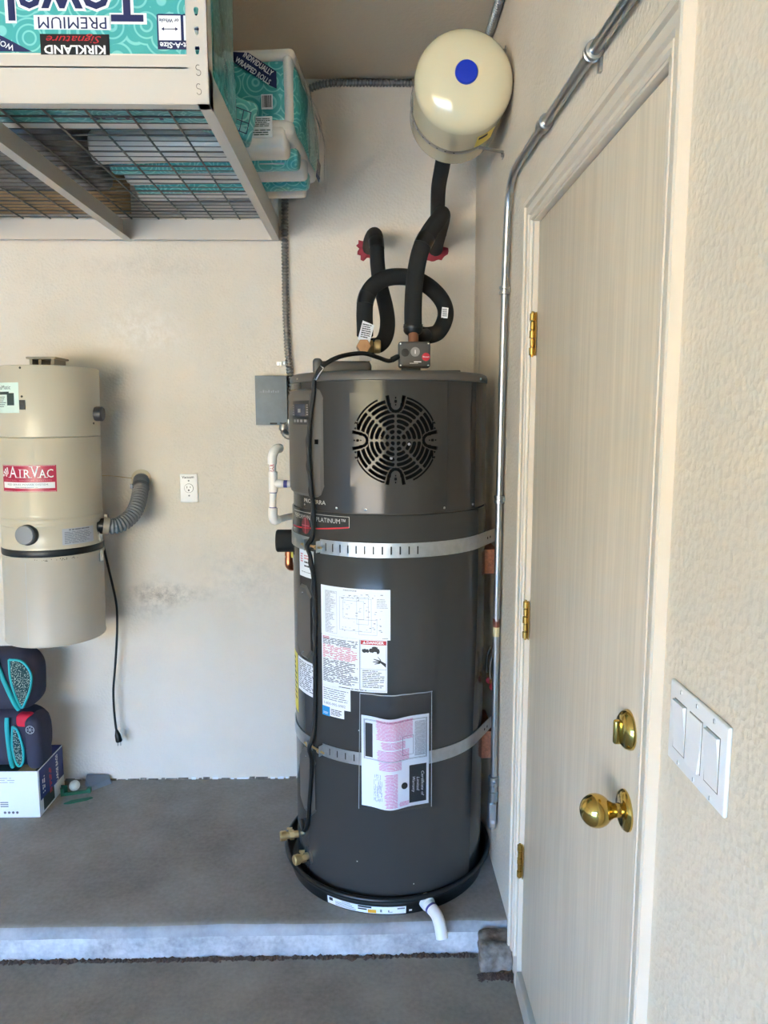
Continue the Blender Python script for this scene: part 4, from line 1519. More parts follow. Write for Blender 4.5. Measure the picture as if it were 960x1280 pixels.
# ------------------------------------------------------------------ expansion tank on the right wall
def expansion_tank():
    cx, cz, r = -.1435, 2.46, .14
    o = Vector((cx, -.6, cz - r))
    root = empty('expansion_tank', o, 'glossy cream expansion tank with a blue cap strapped high on the wall', 'expansion tank')
    prof = [(.0, -.795)]
    prof = []
    y_f, y_b = -.735, -.50
    P = []
    for i in range(0, 13):                       # front dome, apex towards -y
        a = R(i / 12 * 90)
        P.append((r * math.sin(a) ** .8, .060 * math.cos(a)))
    pr_ = [(q[0], y_f - q[1]) for q in P]
    pr_ += [(r, y_f + .002), (r, y_b)]
    for i in range(1, 13):
        a = R(i / 12 * 90)
        pr_.append((r * math.cos(a) ** .8, y_b + .06 * math.sin(a)))
    mb = MB()
    mb.lathe([(q, h) for q, h in pr_], (cx, 0, cz), (0, 1, 0), 72)
    mb.build('shell', M_cream, root, o, smooth=50)
    mb = MB()
    mb.lathe([(.0315, 0), (.0315, .007), (.029, .010), (0, .0105)], (cx, -.793, cz + .002), (0, -1, 0), 40)
    mb.build('blue_cap', M_bluecap, root, o)
    # hanging band with ears screwed to the wall
    mb = MB()
    ys, w_ = -.600, .022
    N_ = 44
    V, F = [], []
    pts = [(.142, .150)]
    pts = []
    for i in range(N_ + 1):
        a = R(62 + (360 - 124) * i / N_)
        pts.append((cx + (r + .0012) * math.cos(a), cz + (r + .0012) * math.sin(a)))
    pts = [(-.003, cz + .158), (-.004, cz + .138)] + pts + [(-.004, cz - .138), (-.003, cz - .158)]
    for i, (x, z) in enumerate(pts):
        j, k = max(0, i - 1), min(len(pts) - 1, i + 1)
        t = Vector((pts[k][0] - pts[j][0], 0, pts[k][1] - pts[j][1])).normalized()
        nn = Vector((t.z, 0, -t.x)) * .0018
        for d in (0, 1):
            for y in (ys - w_ / 2, ys + w_ / 2):
                V.append(Vector((x, y, z)) + nn * d)
    for i in range(len(pts) - 1):
        b, c = i * 4, i * 4 + 4
        F += [(b, b + 1, c + 1, c), (b + 2, c + 2, c + 3, b + 3), (b, c, c + 2, b + 2), (b + 1, b + 3, c + 3, c + 1)]
    mb.add(V, F)
    bd = mb.build('hanging_band', mat('dark band steel', (150, 146, 138), rough=.4, metal=.7), root, o, smooth=30)
    mb = MB()
    for i in range(6, N_ - 4, 2):
        a = R(62 + (360 - 124) * i / N_)
        mb.lathe([(.0032, 0), (.0032, .0004)], (cx + (r + .0031) * math.cos(a), ys, cz + (r + .0031) * math.sin(a)), (math.cos(a), 0, math.sin(a)), 8)
    mb.build('band_hole', M_slot, bd, o)
    for s_ in (-1, 1):
        mb = MB()
        mb.cyl((-.0005, ys, cz + s_ * .148), (-.010, ys, cz + s_ * .148), .006, 6)
        mb.build('bolt', M_screw, root, o)
    T2 = lambda a, y, d=0: Vector((cx + (r + d) * math.cos(R(a)), y, cz + (r + d) * math.sin(R(a))))
    mb = MB()
    V = [T2(a, y, .0008) for a in (-70, -64, -58, -52, -46) for y in (-.70, -.615)]
    mb.add(V, [(2 * i, 2 * i + 1, 2 * i + 3, 2 * i + 2) for i in range(4)])
    lb = mb.build('warning_sticker', M_yellow, root, o)
    mb = MB()
    V = [T2(a, y, .0014) for a in (-68, -62, -56) for y in (-.69, -.672)]
    mb.add(V, [(2 * i, 2 * i + 1, 2 * i + 3, 2 * i + 2) for i in range(2)])
    mb.build('print', M_ink, lb, o)
expansion_tank()

# ------------------------------------------------------------------ flexible conduits
def flex(path, r, lab, clips=(), m=M_flex, pitch=.0125):
    o = Vector(path[-1])
    root = empty('flexible_conduit', o, lab, 'conduit')
    mb = MB(); mb.corrugated(path, r, pitch, .0026, 14)
    mb.build('armour', m, root, o, smooth=25)
    for x, z, side in clips:
        mb = MB()
        mb.box((x - .022, -.003, z - .007), (x + side * .020, -.0005, z + .007))
        mb.lathe([(r + .0015, 0), (r + .0015, .014)], (x + .012 * side, -r - .003, z - .007), (0, 0, 1), 16)
        mb.cyl((x - .014, -.003, z), (x - .014, -.006, z), .0045, 8)
        mb.build('clip', M_galv, root, o)
flex([(-.724, -.016, 2.62), (-.726, -.016, 2.45), (-.734, -.015, 2.32), (-.738, -.015, 2.10), (-.738, -.015, 1.95), (-.734, -.015, 1.80), (-.727, -.019, 1.71), (-.7205, -.029, 1.64), (-.7185, -.032, 1.59), (-.7185, -.032, 1.52)],
     .0125, 'vertical flexible steel conduit running down the back wall to the grey junction box', ((-.750, 2.243, 1), (-.757, 1.730, 1)))
flex([(-.712, -.016, 2.60), (-.700, -.016, 2.66), (-.672, -.016, 2.712), (-.62, -.015, 2.748), (-.56, -.015, 2.762), (-.45, -.014, 2.765), (-.28, -.014, 2.765), (-.12, -.014, 2.765), (-.05, -.014, 2.765)],
     .0125, 'flexible steel conduit running along the top of the back wall under the ceiling')
flex([(-.016, -.03, 2.764), (-.016, -.2, 2.765), (-.016, -.5, 2.766), (-.017, -.9, 2.766), (-.018, -1.4, 2.766), (-.018, -1.7, 2.766)],
     .0135, 'flexible steel conduit running along the corner of the ceiling and door wall')
flex([(-.752, -.045, 1.500), (-.752, -.05, 1.470), (-.735, -.075, 1.450), (-.70, -.12, 1.448), (-.635, -.20, 1.455), (-.575, -.26, 1.46), (-.524, -.297, 1.46)],
     .0125, 'short flexible conduit whip curving from under the junction box to the heater')

def junction_box():
    x0, x1, z0, z1, d = -.8585, -.735, 1.4905, 1.681, -.052
    o = Vector(((x0 + x1) / 2, 0, z0))
    root = empty('junction_box', o, 'flat grey galvanised junction box on the back wall beside the heater', 'junction box')
    mb = MB(); mb.box((x0 + .003, 0, z0 + .003), (x1 - .003, d + .004, z1 - .003), bev=.002)
    mb.build('box', M_jbox, root, o)
    mb = MB(); mb.box((x0, d + .004, z0), (x1, d, z1), bev=.0015)
    cv = mb.build('cover', M_jbox, root, o)
    mb = MB(); mb.box((x0 + .055, d - .0004, z0 + .003), (x0 + .083, d + .0002, z0 + .009))
    mb.build('pry_slot', M_slot, cv, o, smooth=0)
    mb = MB()
    rn = random.Random(4)
    xx = x0 + .018
    while xx < x1 - .035:
        w_ = rn.uniform(.002, .005)
        mb.box((xx, d - .0007, 1.616), (xx + w_, d, 1.616 + rn.uniform(.005, .011)))
        xx += w_ + rn.uniform(.002, .006)
    tag(mb.build('embossing', mat('embossed steel', (146, 152, 157), rough=.45, metal=.4), cv, o, smooth=0), kind='stuff')
    mb = MB(); mb.lathe([(.017, 0), (.017, .012), (.014, .02)], (-.7185, -.032, 1.500), (0, 0, 1), 18)
    mb.box((-.740, -.046, 1.496), (-.708, -.018, 1.512))
    mb.build('conduit_fitting', M_galv, root, o)
    mb = MB(); mb.lathe([(.018, 0), (.018, .01), (.015, .02)], (-.752, -.045, 1.472), (0, 0, 1), 18)
    mb.build('conduit_fitting', M_galv, root, o)
junction_box()

# ------------------------------------------------------------------ white condensate pipe and relief pipe
def condensate():
    y = -.50
    o = Vector((-.70, y, 1.17))
    root = empty('drain_pipe', o, 'white plastic drain pipe with a tee beside the heater below the junction box', 'pipe')
    r = .0115
    mb = MB()
    mb.tube(catmull([(-.7385, y, 1.39), (-.7372, y, 1.30), (-.740, y, 1.22)], 8), r, 18)
    mb.build('upright', M_pvc, root, o)
    mb = MB()
    mb.tube(catmull([(-.7385, y, 1.366), (-.7375, y, 1.392), (-.731, y + .006, 1.410), (-.722, y + .020, 1.417), (-.716, y + .032, 1.417)], 6), .0155, 20)
    mb.build('top_elbow', M_pvc, root, o)
    mb = MB()
    mb.cyl((-.7372, y, 1.272), (-.7372, y, 1.342), .0150, 20, 0, .001)
    mb.cyl((-.7372, y, 1.302), (-.705, y, 1.300), .0145, 20, 0, .001)
    mb.build('tee', M_pvc, root, o)
    mb = MB(); mb.cyl((-.706, y, 1.300), (-.652, y + .008, 1.298), r, 18)
    mb.build('branch', M_pvc, root, o)
    mb = MB(); mb.cyl((-.702, y, 1.300), (-.690, y, 1.2995), r + .0012, 18); mb.cyl((-.674, y + .003, 1.2987), (-.670, y + .003, 1.2987), r + .002, 18)
    mb.cyl((-.7374, y, 1.2695), (-.7374, y, 1.2725), r + .0008, 18); mb.cyl((-.7396, y, 1.218), (-.7396, y, 1.222), r + .0008, 18)
    mb.build('primer_band', M_purple, root, o)
    mb = MB()
    mb.tube(catmull([(-.7396, y, 1.219), (-.740, y, 1.192), (-.736, y + .006, 1.177), (-.724, y + .018, 1.178)], 6), .0158, 20)
    mb.build('bottom_elbow', M_pvc, root, o)
    mb = MB(); mb.cyl((-.728, y + .014, 1.177), (-.60, y + .22, 1.185), r, 18)
    mb.build('tail', M_pvc, root, o)
    mb = MB()
    V, F = text2d('CHARLO', .021, .0003)
    wd = max(q[0] for q in V) - min(q[0] for q in V)
    mb.add([Vector((-.7378 - y_ * .9, y - math.sqrt(max(0, (r + .0006) ** 2 - min(.9 * abs(y_), r * .95) ** 2)), 1.3555 + x_ / wd * .062)) for x_, y_ in V], F)
    mb.build('red_lettering', M_red, root, o, smooth=0)
condensate()

def relief():
    y = -.47
    o = Vector((-.69, y, 1.0))
    root = empty('relief_pipe', o, 'copper relief pipe below a black foam sleeve on the side of the heater', 'pipe')
    mb = MB(); mb.cyl((-.734, y, 1.102), (-.6645, y, 1.102), .0385, 28, 0, .004)
    mb.build('foam_sleeve', M_foam, root, o)
    mb = MB(); mb.cyl((-.672, y, 1.098), (-.652, y, 1.098), .0125, 16)
    mb.build('valve_stub', M_bronze, root, o)
    mb = MB()
    mb.tube(catmull([(-.693, y, 1.075), (-.693, y, 1.045), (-.693, y, 1.028), (-.690, y + .008, 1.013), (-.680, y + .022, 1.010), (-.66, y + .06, 1.016), (-.60, y + .16, 1.02)], 6), .0115, 18)
    mb.cyl((-.693, y, 1.020), (-.693, y, 1.043), .0135, 18); mb.cyl((-.693, y, 1.050), (-.693, y, 1.062), .0132, 18)
    mb.tube(catmull([(-.693, y, 1.034), (-.6925, y, 1.018), (-.686, y + .012, 1.008), (-.676, y + .026, 1.010)], 5), .0135, 18)
    mb.build('copper_elbow', M_copper, root, o)
    mb = MB(); mb.box((-.684, y - .012, 1.045), (-.66, y + .01, 1.066), bev=.003)
    mb.build('yellow_tag', M_yellow, root, o)
relief()

# ------------------------------------------------------------------ steel conduit on the right wall
def emt():
    o = Vector((-.012, -.73, .19))
    root = empty('steel_conduit', o, 'thin rigid steel conduit bending down the wall beside the door casing', 'conduit')
    path = [(-.012, -2.60, 2.112), (-.012, -2.2, 2.13), (-.012, -1.745, 2.151), (-.012, -1.566, 2.160), (-.012, -1.2, 2.176), (-.012, -1.0, 2.184), (-.012, -.90, 2.187), (-.012, -.845, 2.182), (-.012, -.803, 2.163),
            (-.012, -.778, 2.125), (-.012, -.765, 2.07), (-.012, -.756, 2.0), (-.012, -.745, 1.888), (-.012, -.730, 1.6), (-.012, -.719, 1.27), (-.012, -.709, .846), (-.012, -.711, .55), (-.012, -.714, .36)]
    mb = MB(); mb.tube(catmull(path, 8), .0107, 18)
    mb.build('pipe', M_steel, root, o, smooth=60)
    def ring(p, d, w, r=.0165):
        mb = MB()
        d = Vector(d).normalized()
        mb.lathe([(r - .001, 0), (r, .001), (r, w * .35), (r - .001, w * .42), (r - .001, w * .58), (r, w * .65), (r, w - .001), (r - .001, w)], Vector(p) - d * w / 2, d, 20)
        return mb.build('coupling', M_steel, root, o)
    ring((-.012, -1.2, 2.1765), (0, -1, -.045), .040, .0168)
    def clip(p, d, ear):
        mb = MB()
        d = Vector(d).normalized()
        mb.lathe([(.0135, -.004), (.0165, -.003), (.0165, .004), (.0140, .005), (.0140, .011), (.0165, .012), (.0165, .019), (.0135, .020)], Vector(p) - d * .008, d, 20)
        e = Vector(ear)
        a = Vector((.0038, p[1], p[2])) + e * .010
        b = Vector((.0038, p[1], p[2])) + e * .034
        w = d * .008
        V = [a + w, a - w, b - w * .7, b + w * .7]
        V = V + [q + Vector((-.006, 0, 0)) for q in V]
        mb.add(V, [(0, 1, 2, 3), (7, 6, 5, 4), (0, 4, 5, 1), (1, 5, 6, 2), (2, 6, 7, 3), (3, 7, 4, 0)])
        mb.build('pipe_strap', M_steel, root, o)
    clip((-.012, -1.566, 2.160), (0, -1, -.045), (0, 0, -1))
    clip((-.012, -.745, 1.888), (0, .05, -1), (0, -.4, 0))
    clip((-.012, -.719, 1.27), (0, .02, -1), (0, -.4, 0))
    # connector, reducer and end fitting
    mb = MB()
    mb.lathe([(.012, .37), (.0165, .367), (.0165, .340), (.0135, .336), (.0135, .318), (.0165, .314), (.0165, .286), (.0135, .282)][::-1], (-.013, -.715, 0), (0, 0, 1), 20)
    mb.cyl((-.013, -.715, .352), (-.013, -.742, .352), .004, 8)
    mb.build('connector', M_steel, root, o)
    mb = MB()
    mb.rbox((-.016, -.716, .236), (.030, .030, .098), .013, 4)
    lb = mb.build('conduit_body', M_steel, root, o)
    mb = MB()
    mb.rbox((-.017, -.732, .240), (.022, .004, .078), .0019, 2)
    mb.lathe([(.004, 0), (.003, .002), (0, .0025)], (-.017, -.733, .198), (0, -1, 0), 10)
    mb.build('cover', mat('fitting cover', (190, 192, 196), rough=.3, metal=.9), lb, o)
    mb = MB(); mb.box((-.023, -.7345, .214), (-.011, -.7338, .226))
    mb.build('marking', M_greyl, lb, o, smooth=0)
    mb = MB()
    mb.lathe([(.0111, 0), (.0111, .030)], (-.012, -.709, .834), (0, 0, 1), 20)
    s1 = mb.build('sticker', mat('cream sticker', (214, 196, 150), rough=.5), root, o)
    mb = MB()
    mb.lathe([(.0112, 0), (.0112, .028)], (-.012, -.709, .864), (0, 0, 1), 20)
    mb.build('sticker', mat('brown sticker', (120, 62, 44), rough=.5), root, o)
    root.location.x -= .0048
emt()

def stop_valves():
    for (x, y, z, lab) in ((-.020, -.600, .668, 'red-handled stop valve behind the heater close to the tank'), (-.018, -.658, .668, 'red-handled stop valve behind the heater close to the steel conduit')):
        o = Vector((0, y, z))
        root = empty('stop_valve', o, lab, 'valve', 'red stop valves behind the heater')
        mb = MB(); mb.cyl((0, y, z), (x, y, z), .007, 12); mb.cyl((x, y, z), (x, y - .02, z - .01), .010, 12)
        mb.build('valve_body', M_bronze, root, o)
        mb = MB(); mb.lathe([(.005, 0), (.012, .003), (.0125, .007), (.009, .010), (0, .011)], (x, y - .02, z - .01), (-.2, -1, -.2), 12)
        mb.build('handle', mat('dark red handle', (132, 22, 36), rough=.4), root, o)
        mb = MB(); mb.tube(catmull([(x - .003, y + .005, z), (x - .005, y + .010, z + .02), (x - .003, y + .014, z + .055), (x + .008, y + .018, z + .09)], 6), .004, 8)
        mb.build('supply_line', M_blackpl, root, o)
stop_valves()

# ------------------------------------------------------------------ central vacuum on the back wall
def vacuum():
    V0 = Cyl(-1.613, -.205)
    r = .175
    lean = lambda p: Vector((p.x + .025 * (p.z - .7), p.y, p.z))
    o = Vector((-1.613, -.205, .70))
    root = empty('central_vacuum', o, 'almond canister central vacuum unit with a crimson label hung on the back wall', 'vacuum')
    c = (-1.613, -.205, 0)
    mb = MB()
    mb.lathe([(r - .002, 1.4525), (r, 1.455), (r, 1.694), (r - .003, 1.699), (r - .008, 1.701), (0, 1.703)], c, n=80)
    mb.build('motor_housing', M_vac, root, o, xf=lean)
    mb = MB()
    mb.lathe([(r + .0005, 1.055), (r + .0005, 1.066), (r - .0005, 1.068), (r - .0005, 1.134), (r + .003, 1.139), (r + .003, 1.145), (r, 1.150), (r, 1.160), (r + .003, 1.165), (r + .0015, 1.170), (r, 1.175), (r, 1.448), (r - .0015, 1.451)], c, n=80)
    mb.build('body', M_vac, root, o, xf=lean)
    mb = MB()
    mb.lathe([(r + .001, 1.030), (r + .0025, 1.036), (r + .0025, 1.050), (r, 1.055)], c, n=80)
    mb.build('gasket', M_blackpl, root, o, xf=lean)
    mb = MB()
    mb.lathe([(0, .703), (r - .006, .703), (r + .001, .700), (r + .0025, .705), (r + .0005, .712), (r, 1.010), (r + .003, 1.018), (r + .003, 1.028), (r, 1.031)], c, n=80)
    bn = mb.build('dirt_bin', M_vacbin, root, o, xf=lean)
    mb = MB()
    V0.patch(mb, r, -9.4, -9.0, .713, 1.012, .0006, n=1)
    mb.build('bin_seam', M_greyl, bn, o, xf=lean)
    mb = MB()
    rn = random.Random(3)
    for i in range(26):
        a = rn.uniform(0, 50); z = 1.016 + rn.random() * .006
        V0.patch(mb, r + .002, a, a + rn.uniform(.3, 1.2), z, z + rn.uniform(.001, .003), .0012, n=1)
    mb.build('chipped_paint', M_slot, bn, o, xf=lean)
    # crimson label
    A0, A1, Z0, Z1 = -38.5, 28.6, 1.263, 1.357
    mb = MB(); V0.patch(mb, r, A0, A1, Z0, Z1, .0007)
    lb = mb.build('crimson_label', M_crimson, root, o, xf=lean)
    mb = MB()
    V0.patch(mb, r + .0007, A0 + 2, A1 - 1.8, Z0 + .013, Z0 + .034, .0002)
    V0.patch(mb, r + .0007, A0 + 1, A1 - 1, Z0 + .0015, Z0 + .0025, .0002); V0.patch(mb, r + .0007, A0 + 1, A1 - 1, Z1 - .0025, Z1 - .0015, .0002)
    pc = (-27.0, Z1 - .041)                 # the fan of rays
    for q0, q1 in ((180, 164), (156, 141), (133, 119), (111, 98)):
        ring = []
        for rr_, qs in ((.010, (q1, q0)), (.033, (q0, (q0 + q1) / 2, q1))):
            for q in qs:
                x_, z_ = rr_ * 1.02 * math.cos(R(q)), rr_ * math.sin(R(q))
                ring.append(V0.p(r + .001, pc[0] + math.degrees(x_ / r), min(Z1 - .005, pc[1] + z_)))
        mb.add(ring, [tuple(range(len(ring)))])
    def serif_letter(ch, a0, a1, z0, z1):
        V, F = text2d(ch, .05, .0002)
        xs = [q[0] for q in V]; ys = [q[1] for q in V]
        bx0, bx1, by0, by1 = min(xs), max(xs), min(ys), max(ys)
        mp = lambda x, y: V0.p(r + .0011, a0 + (a1 - a0) * (x - bx0) / (bx1 - bx0), z0 + (z1 - z0) * (y - by0) / (by1 - by0))
        mb.add([mp(x, y) for x, y in V], F)
        w_ = a1 - a0
        sw = 2.1
        feet = {'A': ((a0, 0), (a1, 0)), 'I': (((a0 + a1) / 2, 0), ((a0 + a1) / 2, 1)), 'R': ((a0 + .5, 0), (a1, 0), (a0 + .3, 1)), 'V': ((a0, 1), (a1, 1)), 'C': ()}[ch]
        for c_, top in feet:
            zz = z1 if top else z0
            h_ = -.0016 if top else .0016
            mb.add([V0.p(r + .0011, c_ - sw, zz), V0.p(r + .0011, c_ + sw, zz), V0.p(r + .0011, c_ + sw, zz + h_), V0.p(r + .0011, c_ - sw, zz + h_)], [(0, 1, 2, 3)])
    zb_ = Z1 - .0440
    serif_letter('A', -25.8, -15.5, zb_, Z1 - .0045)
    serif_letter('I', -11.6, -10.4, zb_, Z1 - .0150)
    serif_letter('R', -6.4, .6, zb_, Z1 - .0150)
    serif_letter('V', 1.6, 10.0, zb_, Z1 - .0045)
    serif_letter('A', 10.6, 17.6, zb_, Z1 - .0150)
    serif_letter('C', 18.6, 25.4, zb_, Z1 - .0140)
    lb2 = mb.build('white_print', M_whitep, lb, o, xf=lean)
    mb = MB()
    V0.text(mb, 'RED SERIES POWER SYSTEM', r + .0013, -5, Z0 + .0255, .0092, 0, width=.150)
    V0.lines(mb, r + .0013, -18, 10, Z0 + .0148, Z0 + .0185, 1, .5, 0, .1, 64)
    mb.build('lettering', M_inkg, lb, o, xf=lean)
    mb = MB()
    V0.text(mb, 'CENTRAL  VACUUM  SYSTEMS', r + .0011, -5, Z0 + .0405, .0068, 0, width=.175)
    mb.build('small_lettering', M_redl, lb, o, xf=lean)
    # round cap
    n_ = Vector((math.sin(R(-4.5)), -math.cos(R(-4.5)), 0))
    p0 = V0.p(r - .004, -4.5, 1.112)
    mb = MB(); mb.lathe([(.037, 0), (.037, .010), (.034, .014), (.030, .014)], p0, n_, 40)
    cp = mb.build('cap_collar', M_blackpl, root, o, xf=lean)
    mb = MB(); mb.lathe([(.034, .012), (.034, .021), (.031, .024), (0, .025)], p0 - Vector((.004, 0, -.001)), n_, 40)
    mb.build('cap_lid', M_grey, cp, o, xf=lean)
    # grey instruction label
    mb = MB(); V0.patch(mb, r + .0005, 32.5, 73, 1.069, 1.128, .0006)
    il = mb.build('instruction_label', M_greyl, root, o, xf=lean)
    mb = MB(); V0.lines(mb, r + .0015, 35, 71, 1.073, 1.117, 10, .45, 0, .3, 61); V0.lines(mb, r + .0015, 40, 66, 1.120, 1.126, 1, .8, 0, 0, 62)
    mb.build('print', M_inkg, il, o, xf=lean)
    # mint label and switch
    mb = MB(); V0.patch(mb, r, -52, -9, 1.537, 1.641, .0006)
    ml = mb.build('mint_label', M_mint, root, o, xf=lean)
    mb = MB(); V0.patch(mb, r + .0006, -25, -15, 1.563, 1.605, .0003); V0.patch(mb, r + .0006, -38, -22, 1.600, 1.610, .0003)
    V0.text(mb, 'VacuMatic', r + .0011, -19, 1.624, .020, 0, 'RIGHT'); V0.lines(mb, r + .0011, -44, -26, 1.556, 1.595, 6, .35, 0, .3, 63)
    mb.build('print', mat('dark green ink', (40, 62, 58), rough=.5), ml, o, xf=lean)
    mb = MB(); V0.patch(mb, r, -8.0, -1.8, 1.549, 1.581, .004)
    sw = mb.build('switch', M_blackpl, root, o, xf=lean)
    mb = MB(); V0.patch(mb, r + .004, -7, -3, 1.566, 1.578, .0015)
    mb.build('rocker', M_slot, sw, o, xf=lean)
    for a, z in ((-5.4, 1.593), (-6.2, 1.690), (80, 1.5)):
        mb = MB(); q = V0.p(r - .001, a, z)
        mb.lathe([(.004, 0), (.004, .0018), (0, .0022)], q, (math.sin(R(a)), -math.cos(R(a)), 0), 12)
        mb.build('rivet', M_slot, root, o, xf=lean)
    # latches
    for z0, z1 in ((1.062, 1.092), (.985, 1.026)):
        mb = MB(); V0.patch(mb, r, 84, 92, z0, z1, .006)
        mb.build('latch', M_screw, root, o, xf=lean)
    # wall bracket / top handle
    mb = MB()
    mb.box((-1.662, -.27, 1.728), (-1.556, -.15, 1.736), bev=.003)
    for x in (-1.652, -1.575):
        mb.box((x, -.262, 1.70), (x + .010, -.16, 1.73))
    mb.box((-1.630, -.24, 1.70), (-1.62, -.16, 1.73))
    mb.build('lid_vent', mat('taupe plastic', (150, 142, 124), rough=.5), root, o, xf=lean)
    # muffler stub on the side
    mb = MB()
    mb.lathe([(.034, -.012), (.034, .002)], (-1.4415, -.205, 1.534), (1, 0, 0), 28)
    mb.lathe([(.0255, 0), (.0265, .003), (.0265, .024), (.0225, .028), (.0, .0285)], (-1.440, -.215, 1.534), (1, 0, 0), 28)
    mb.build('exhaust_port', mat('dark grey plastic', (62, 62, 64), rough=.4), root, o, xf=lean)
    # intake neck
    mb = MB()
    mb.lathe([(.034, -.02), (.034, .004), (.027, .006), (.027, .045)], (-1.447, -.20, 1.118), (1, .12, 0), 28)
    mb.build('intake_neck', M_blackpl, root, o, xf=lean)
    # standoff that carries it on the wall
    mb = MB(); mb.box((-1.70, -.04, .80), (-1.54, 0, 1.60))
    mb.build('wall_bracket', M_jbox, root, o)
    # power cord
    path = [(-1.472, -.10, 1.26), (-1.468, -.075, 1.20), (-1.463, -.065, 1.10), (-1.455, -.06, 1.03), (-1.440, -.055, .93), (-1.424, -.05, .83), (-1.416, -.05, .765), (-1.417, -.05, .70), (-1.423, -.05, .62),
            (-1.436, -.05, .50), (-1.446, -.05, .42), (-1.448, -.05, .34), (-1.445, -.05, .27), (-1.442, -.05, .238)]
    mb = MB(); mb.tube(catmull(path, 8), .0047, 10)
    cd = mb.build('power_cord', M_rubber, root, o, xf=lambda p: p - Vector((0.02, 0, 0)))
    mb = MB()
    d = Vector((.22, -.1, -1)).normalized()
    mb.lathe([(.0055, 0), (.009, .012), (.0105, .016), (.012, .022), (.0135, .045), (.011, .050), (0, .0505)], (-1.462, -.05, .243), d, 14)
    mb.build('plug', M_blackpl, cd, o)
    mb = MB()
    for k in (-.006, .006):
        b = Vector((-1.462, -.05, .243)) + d * .05 + Vector((k, 0, 0))
        mb.box(b + Vector((-.001, -.003, -.016)), b + Vector((.001, .003, 0)))
    mb.build('prong', M_screw, cd, o, smooth=0)
vacuum()

def vac_hose():
    o = Vector((-1.34, -.1, 1.10))
    root = empty('vacuum_hose', o, 'corrugated grey hose curving from the vacuum into the back wall', 'hose')
    path = [(-1.412, -.197, 1.119), (-1.385, -.185, 1.113), (-1.356, -.165, 1.122), (-1.330, -.135, 1.148), (-1.317, -.105, 1.185), (-1.316, -.070, 1.225), (-1.322, -.035, 1.258), (-1.328, -.004, 1.272)]
    mb = MB(); mb.corrugated(path, .0295, .012, .0028, 24)
    mb.build('hose', M_hose, root, o, smooth=60)
    mb = MB(); mb.cyl((-1.418, -.198, 1.119), (-1.398, -.191, 1.116), .033, 24); mb.box((-1.412, -.202, 1.148), (-1.400, -.188, 1.160))
    mb.build('clamp', mat('beige clamp', (150, 140, 124), rough=.5), root, o)
    pts = catmull(path, 10)
    mb = MB(); mb.tube(pts[-16:-12], .0335, 24); mb.box((-1.352, -.075, 1.245), (-1.342, -.060, 1.262))
    mb.build('clamp', mat('grey clamp', (96, 98, 102), rough=.4, metal=.4), root, o)
    mb = MB(); mb.lathe([(.040, 0), (.040, .003), (.034, .005)], (-1.329, -.0005, 1.275), (0, -1, 0), 28)
    mb.build('wall_collar', mat('putty', (206, 190, 160), rough=.8, bump=.3), root, o)
    w = MB(); w.tube(catmull([(-1.433, -.153, 1.302), (-1.412, -.10, 1.297), (-1.384, -.04, 1.286), (-1.366, -.002, 1.280)], 8), .0014, 6)
    ob = w.build('low_voltage_wire', M_bronze, None, (-1.366, -.002, 1.280))
    tag(ob, 'thin brown wire running from the vacuum to the hose hole in the wall', 'wire')
vac_hose()

def outlet():
    x0, x1, z0, z1 = -1.1755, -1.105, 1.181, 1.2965
    o = Vector(((x0 + x1) / 2, 0, z0))
    root = empty('wall_outlet', o, 'white single outlet plate with handwriting on the back wall', 'outlet')
    cx, cz = (x0 + x1) / 2, (z0 + z1) / 2
    mb = MB(); mb.rbox((cx, -.003, cz), (x1 - x0, .006, z1 - z0), .003, 3)
    mb.build('plate', M_white_pl, root, o)
    mb = MB(); mb.lathe([(.0185, 0), (.0185, .001), (.0178, .0015)], (cx, -.006, cz), (0, -1, 0), 32)
    rg = mb.build('receptacle_ring', mat('outlet gap', (126, 120, 112), rough=.6), root, o)
    mb = MB(); mb.lathe([(.0172, 0), (.0172, .002), (0, .0022)], (cx, -.006, cz), (0, -1, 0), 32)
    mb.build('receptacle', M_white_pl, rg, o)
    mb = MB()
    mb.box((cx - .0078, -.0086, cz + .000), (cx - .0058, -.0080, cz + .009)); mb.box((cx + .0055, -.0086, cz + .001), (cx + .0075, -.0080, cz + .008))
    mb.lathe([(.0034, 0), (.0034, .0005)], (cx, -.0081, cz - .008), (0, -1, 0), 12)
    mb.build('slots', M_slot, rg, o, smooth=0)
    for zz in (-.030, .030):
        mb = MB(); mb.lathe([(.0033, 0), (.003, .001), (0, .0013)], (cx, -.006, cz + zz), (0, -1, 0), 12)
        mb.build('screw', M_grey, root, o)
    mb = MB(); text_flat(mb, 'Vacuum', (cx - .002, -.0064, z1 - .0135), (1, 0, .03), (.1, 0, 1), .0150, .0002)
    mb.build('handwriting', M_ink, root, o, smooth=0)
outlet()

# ------------------------------------------------------------------ overhead rack
RX, RYF, RYB, RZ = -.755, -1.258, -.042, 2.19
RO = Vector((-1.5, -.65, RZ))
rack = empty('storage_rack', RO, 'white steel ceiling rack with a wire mesh deck above the vacuum', 'storage rack')
RL_X = -2.45

def keyhole(cx, cz):
    pts = []
    for i in range(24):
        a = 2 * math.pi * i / 24
        x, z = .0050 * math.cos(a), .0050 * math.sin(a) + .004
        if math.sin(a) < -.45:
            x = .0030 * math.cos(a) / max(.001, math.cos(math.asin(-.45)))
            x = max(-.0030, min(.0030, .0038 * math.cos(a) / .893))
            z = -.0085 + (abs(x) / .003) ** 2 * .0025
        pts.append((cx + x, cz + z))
    return pts

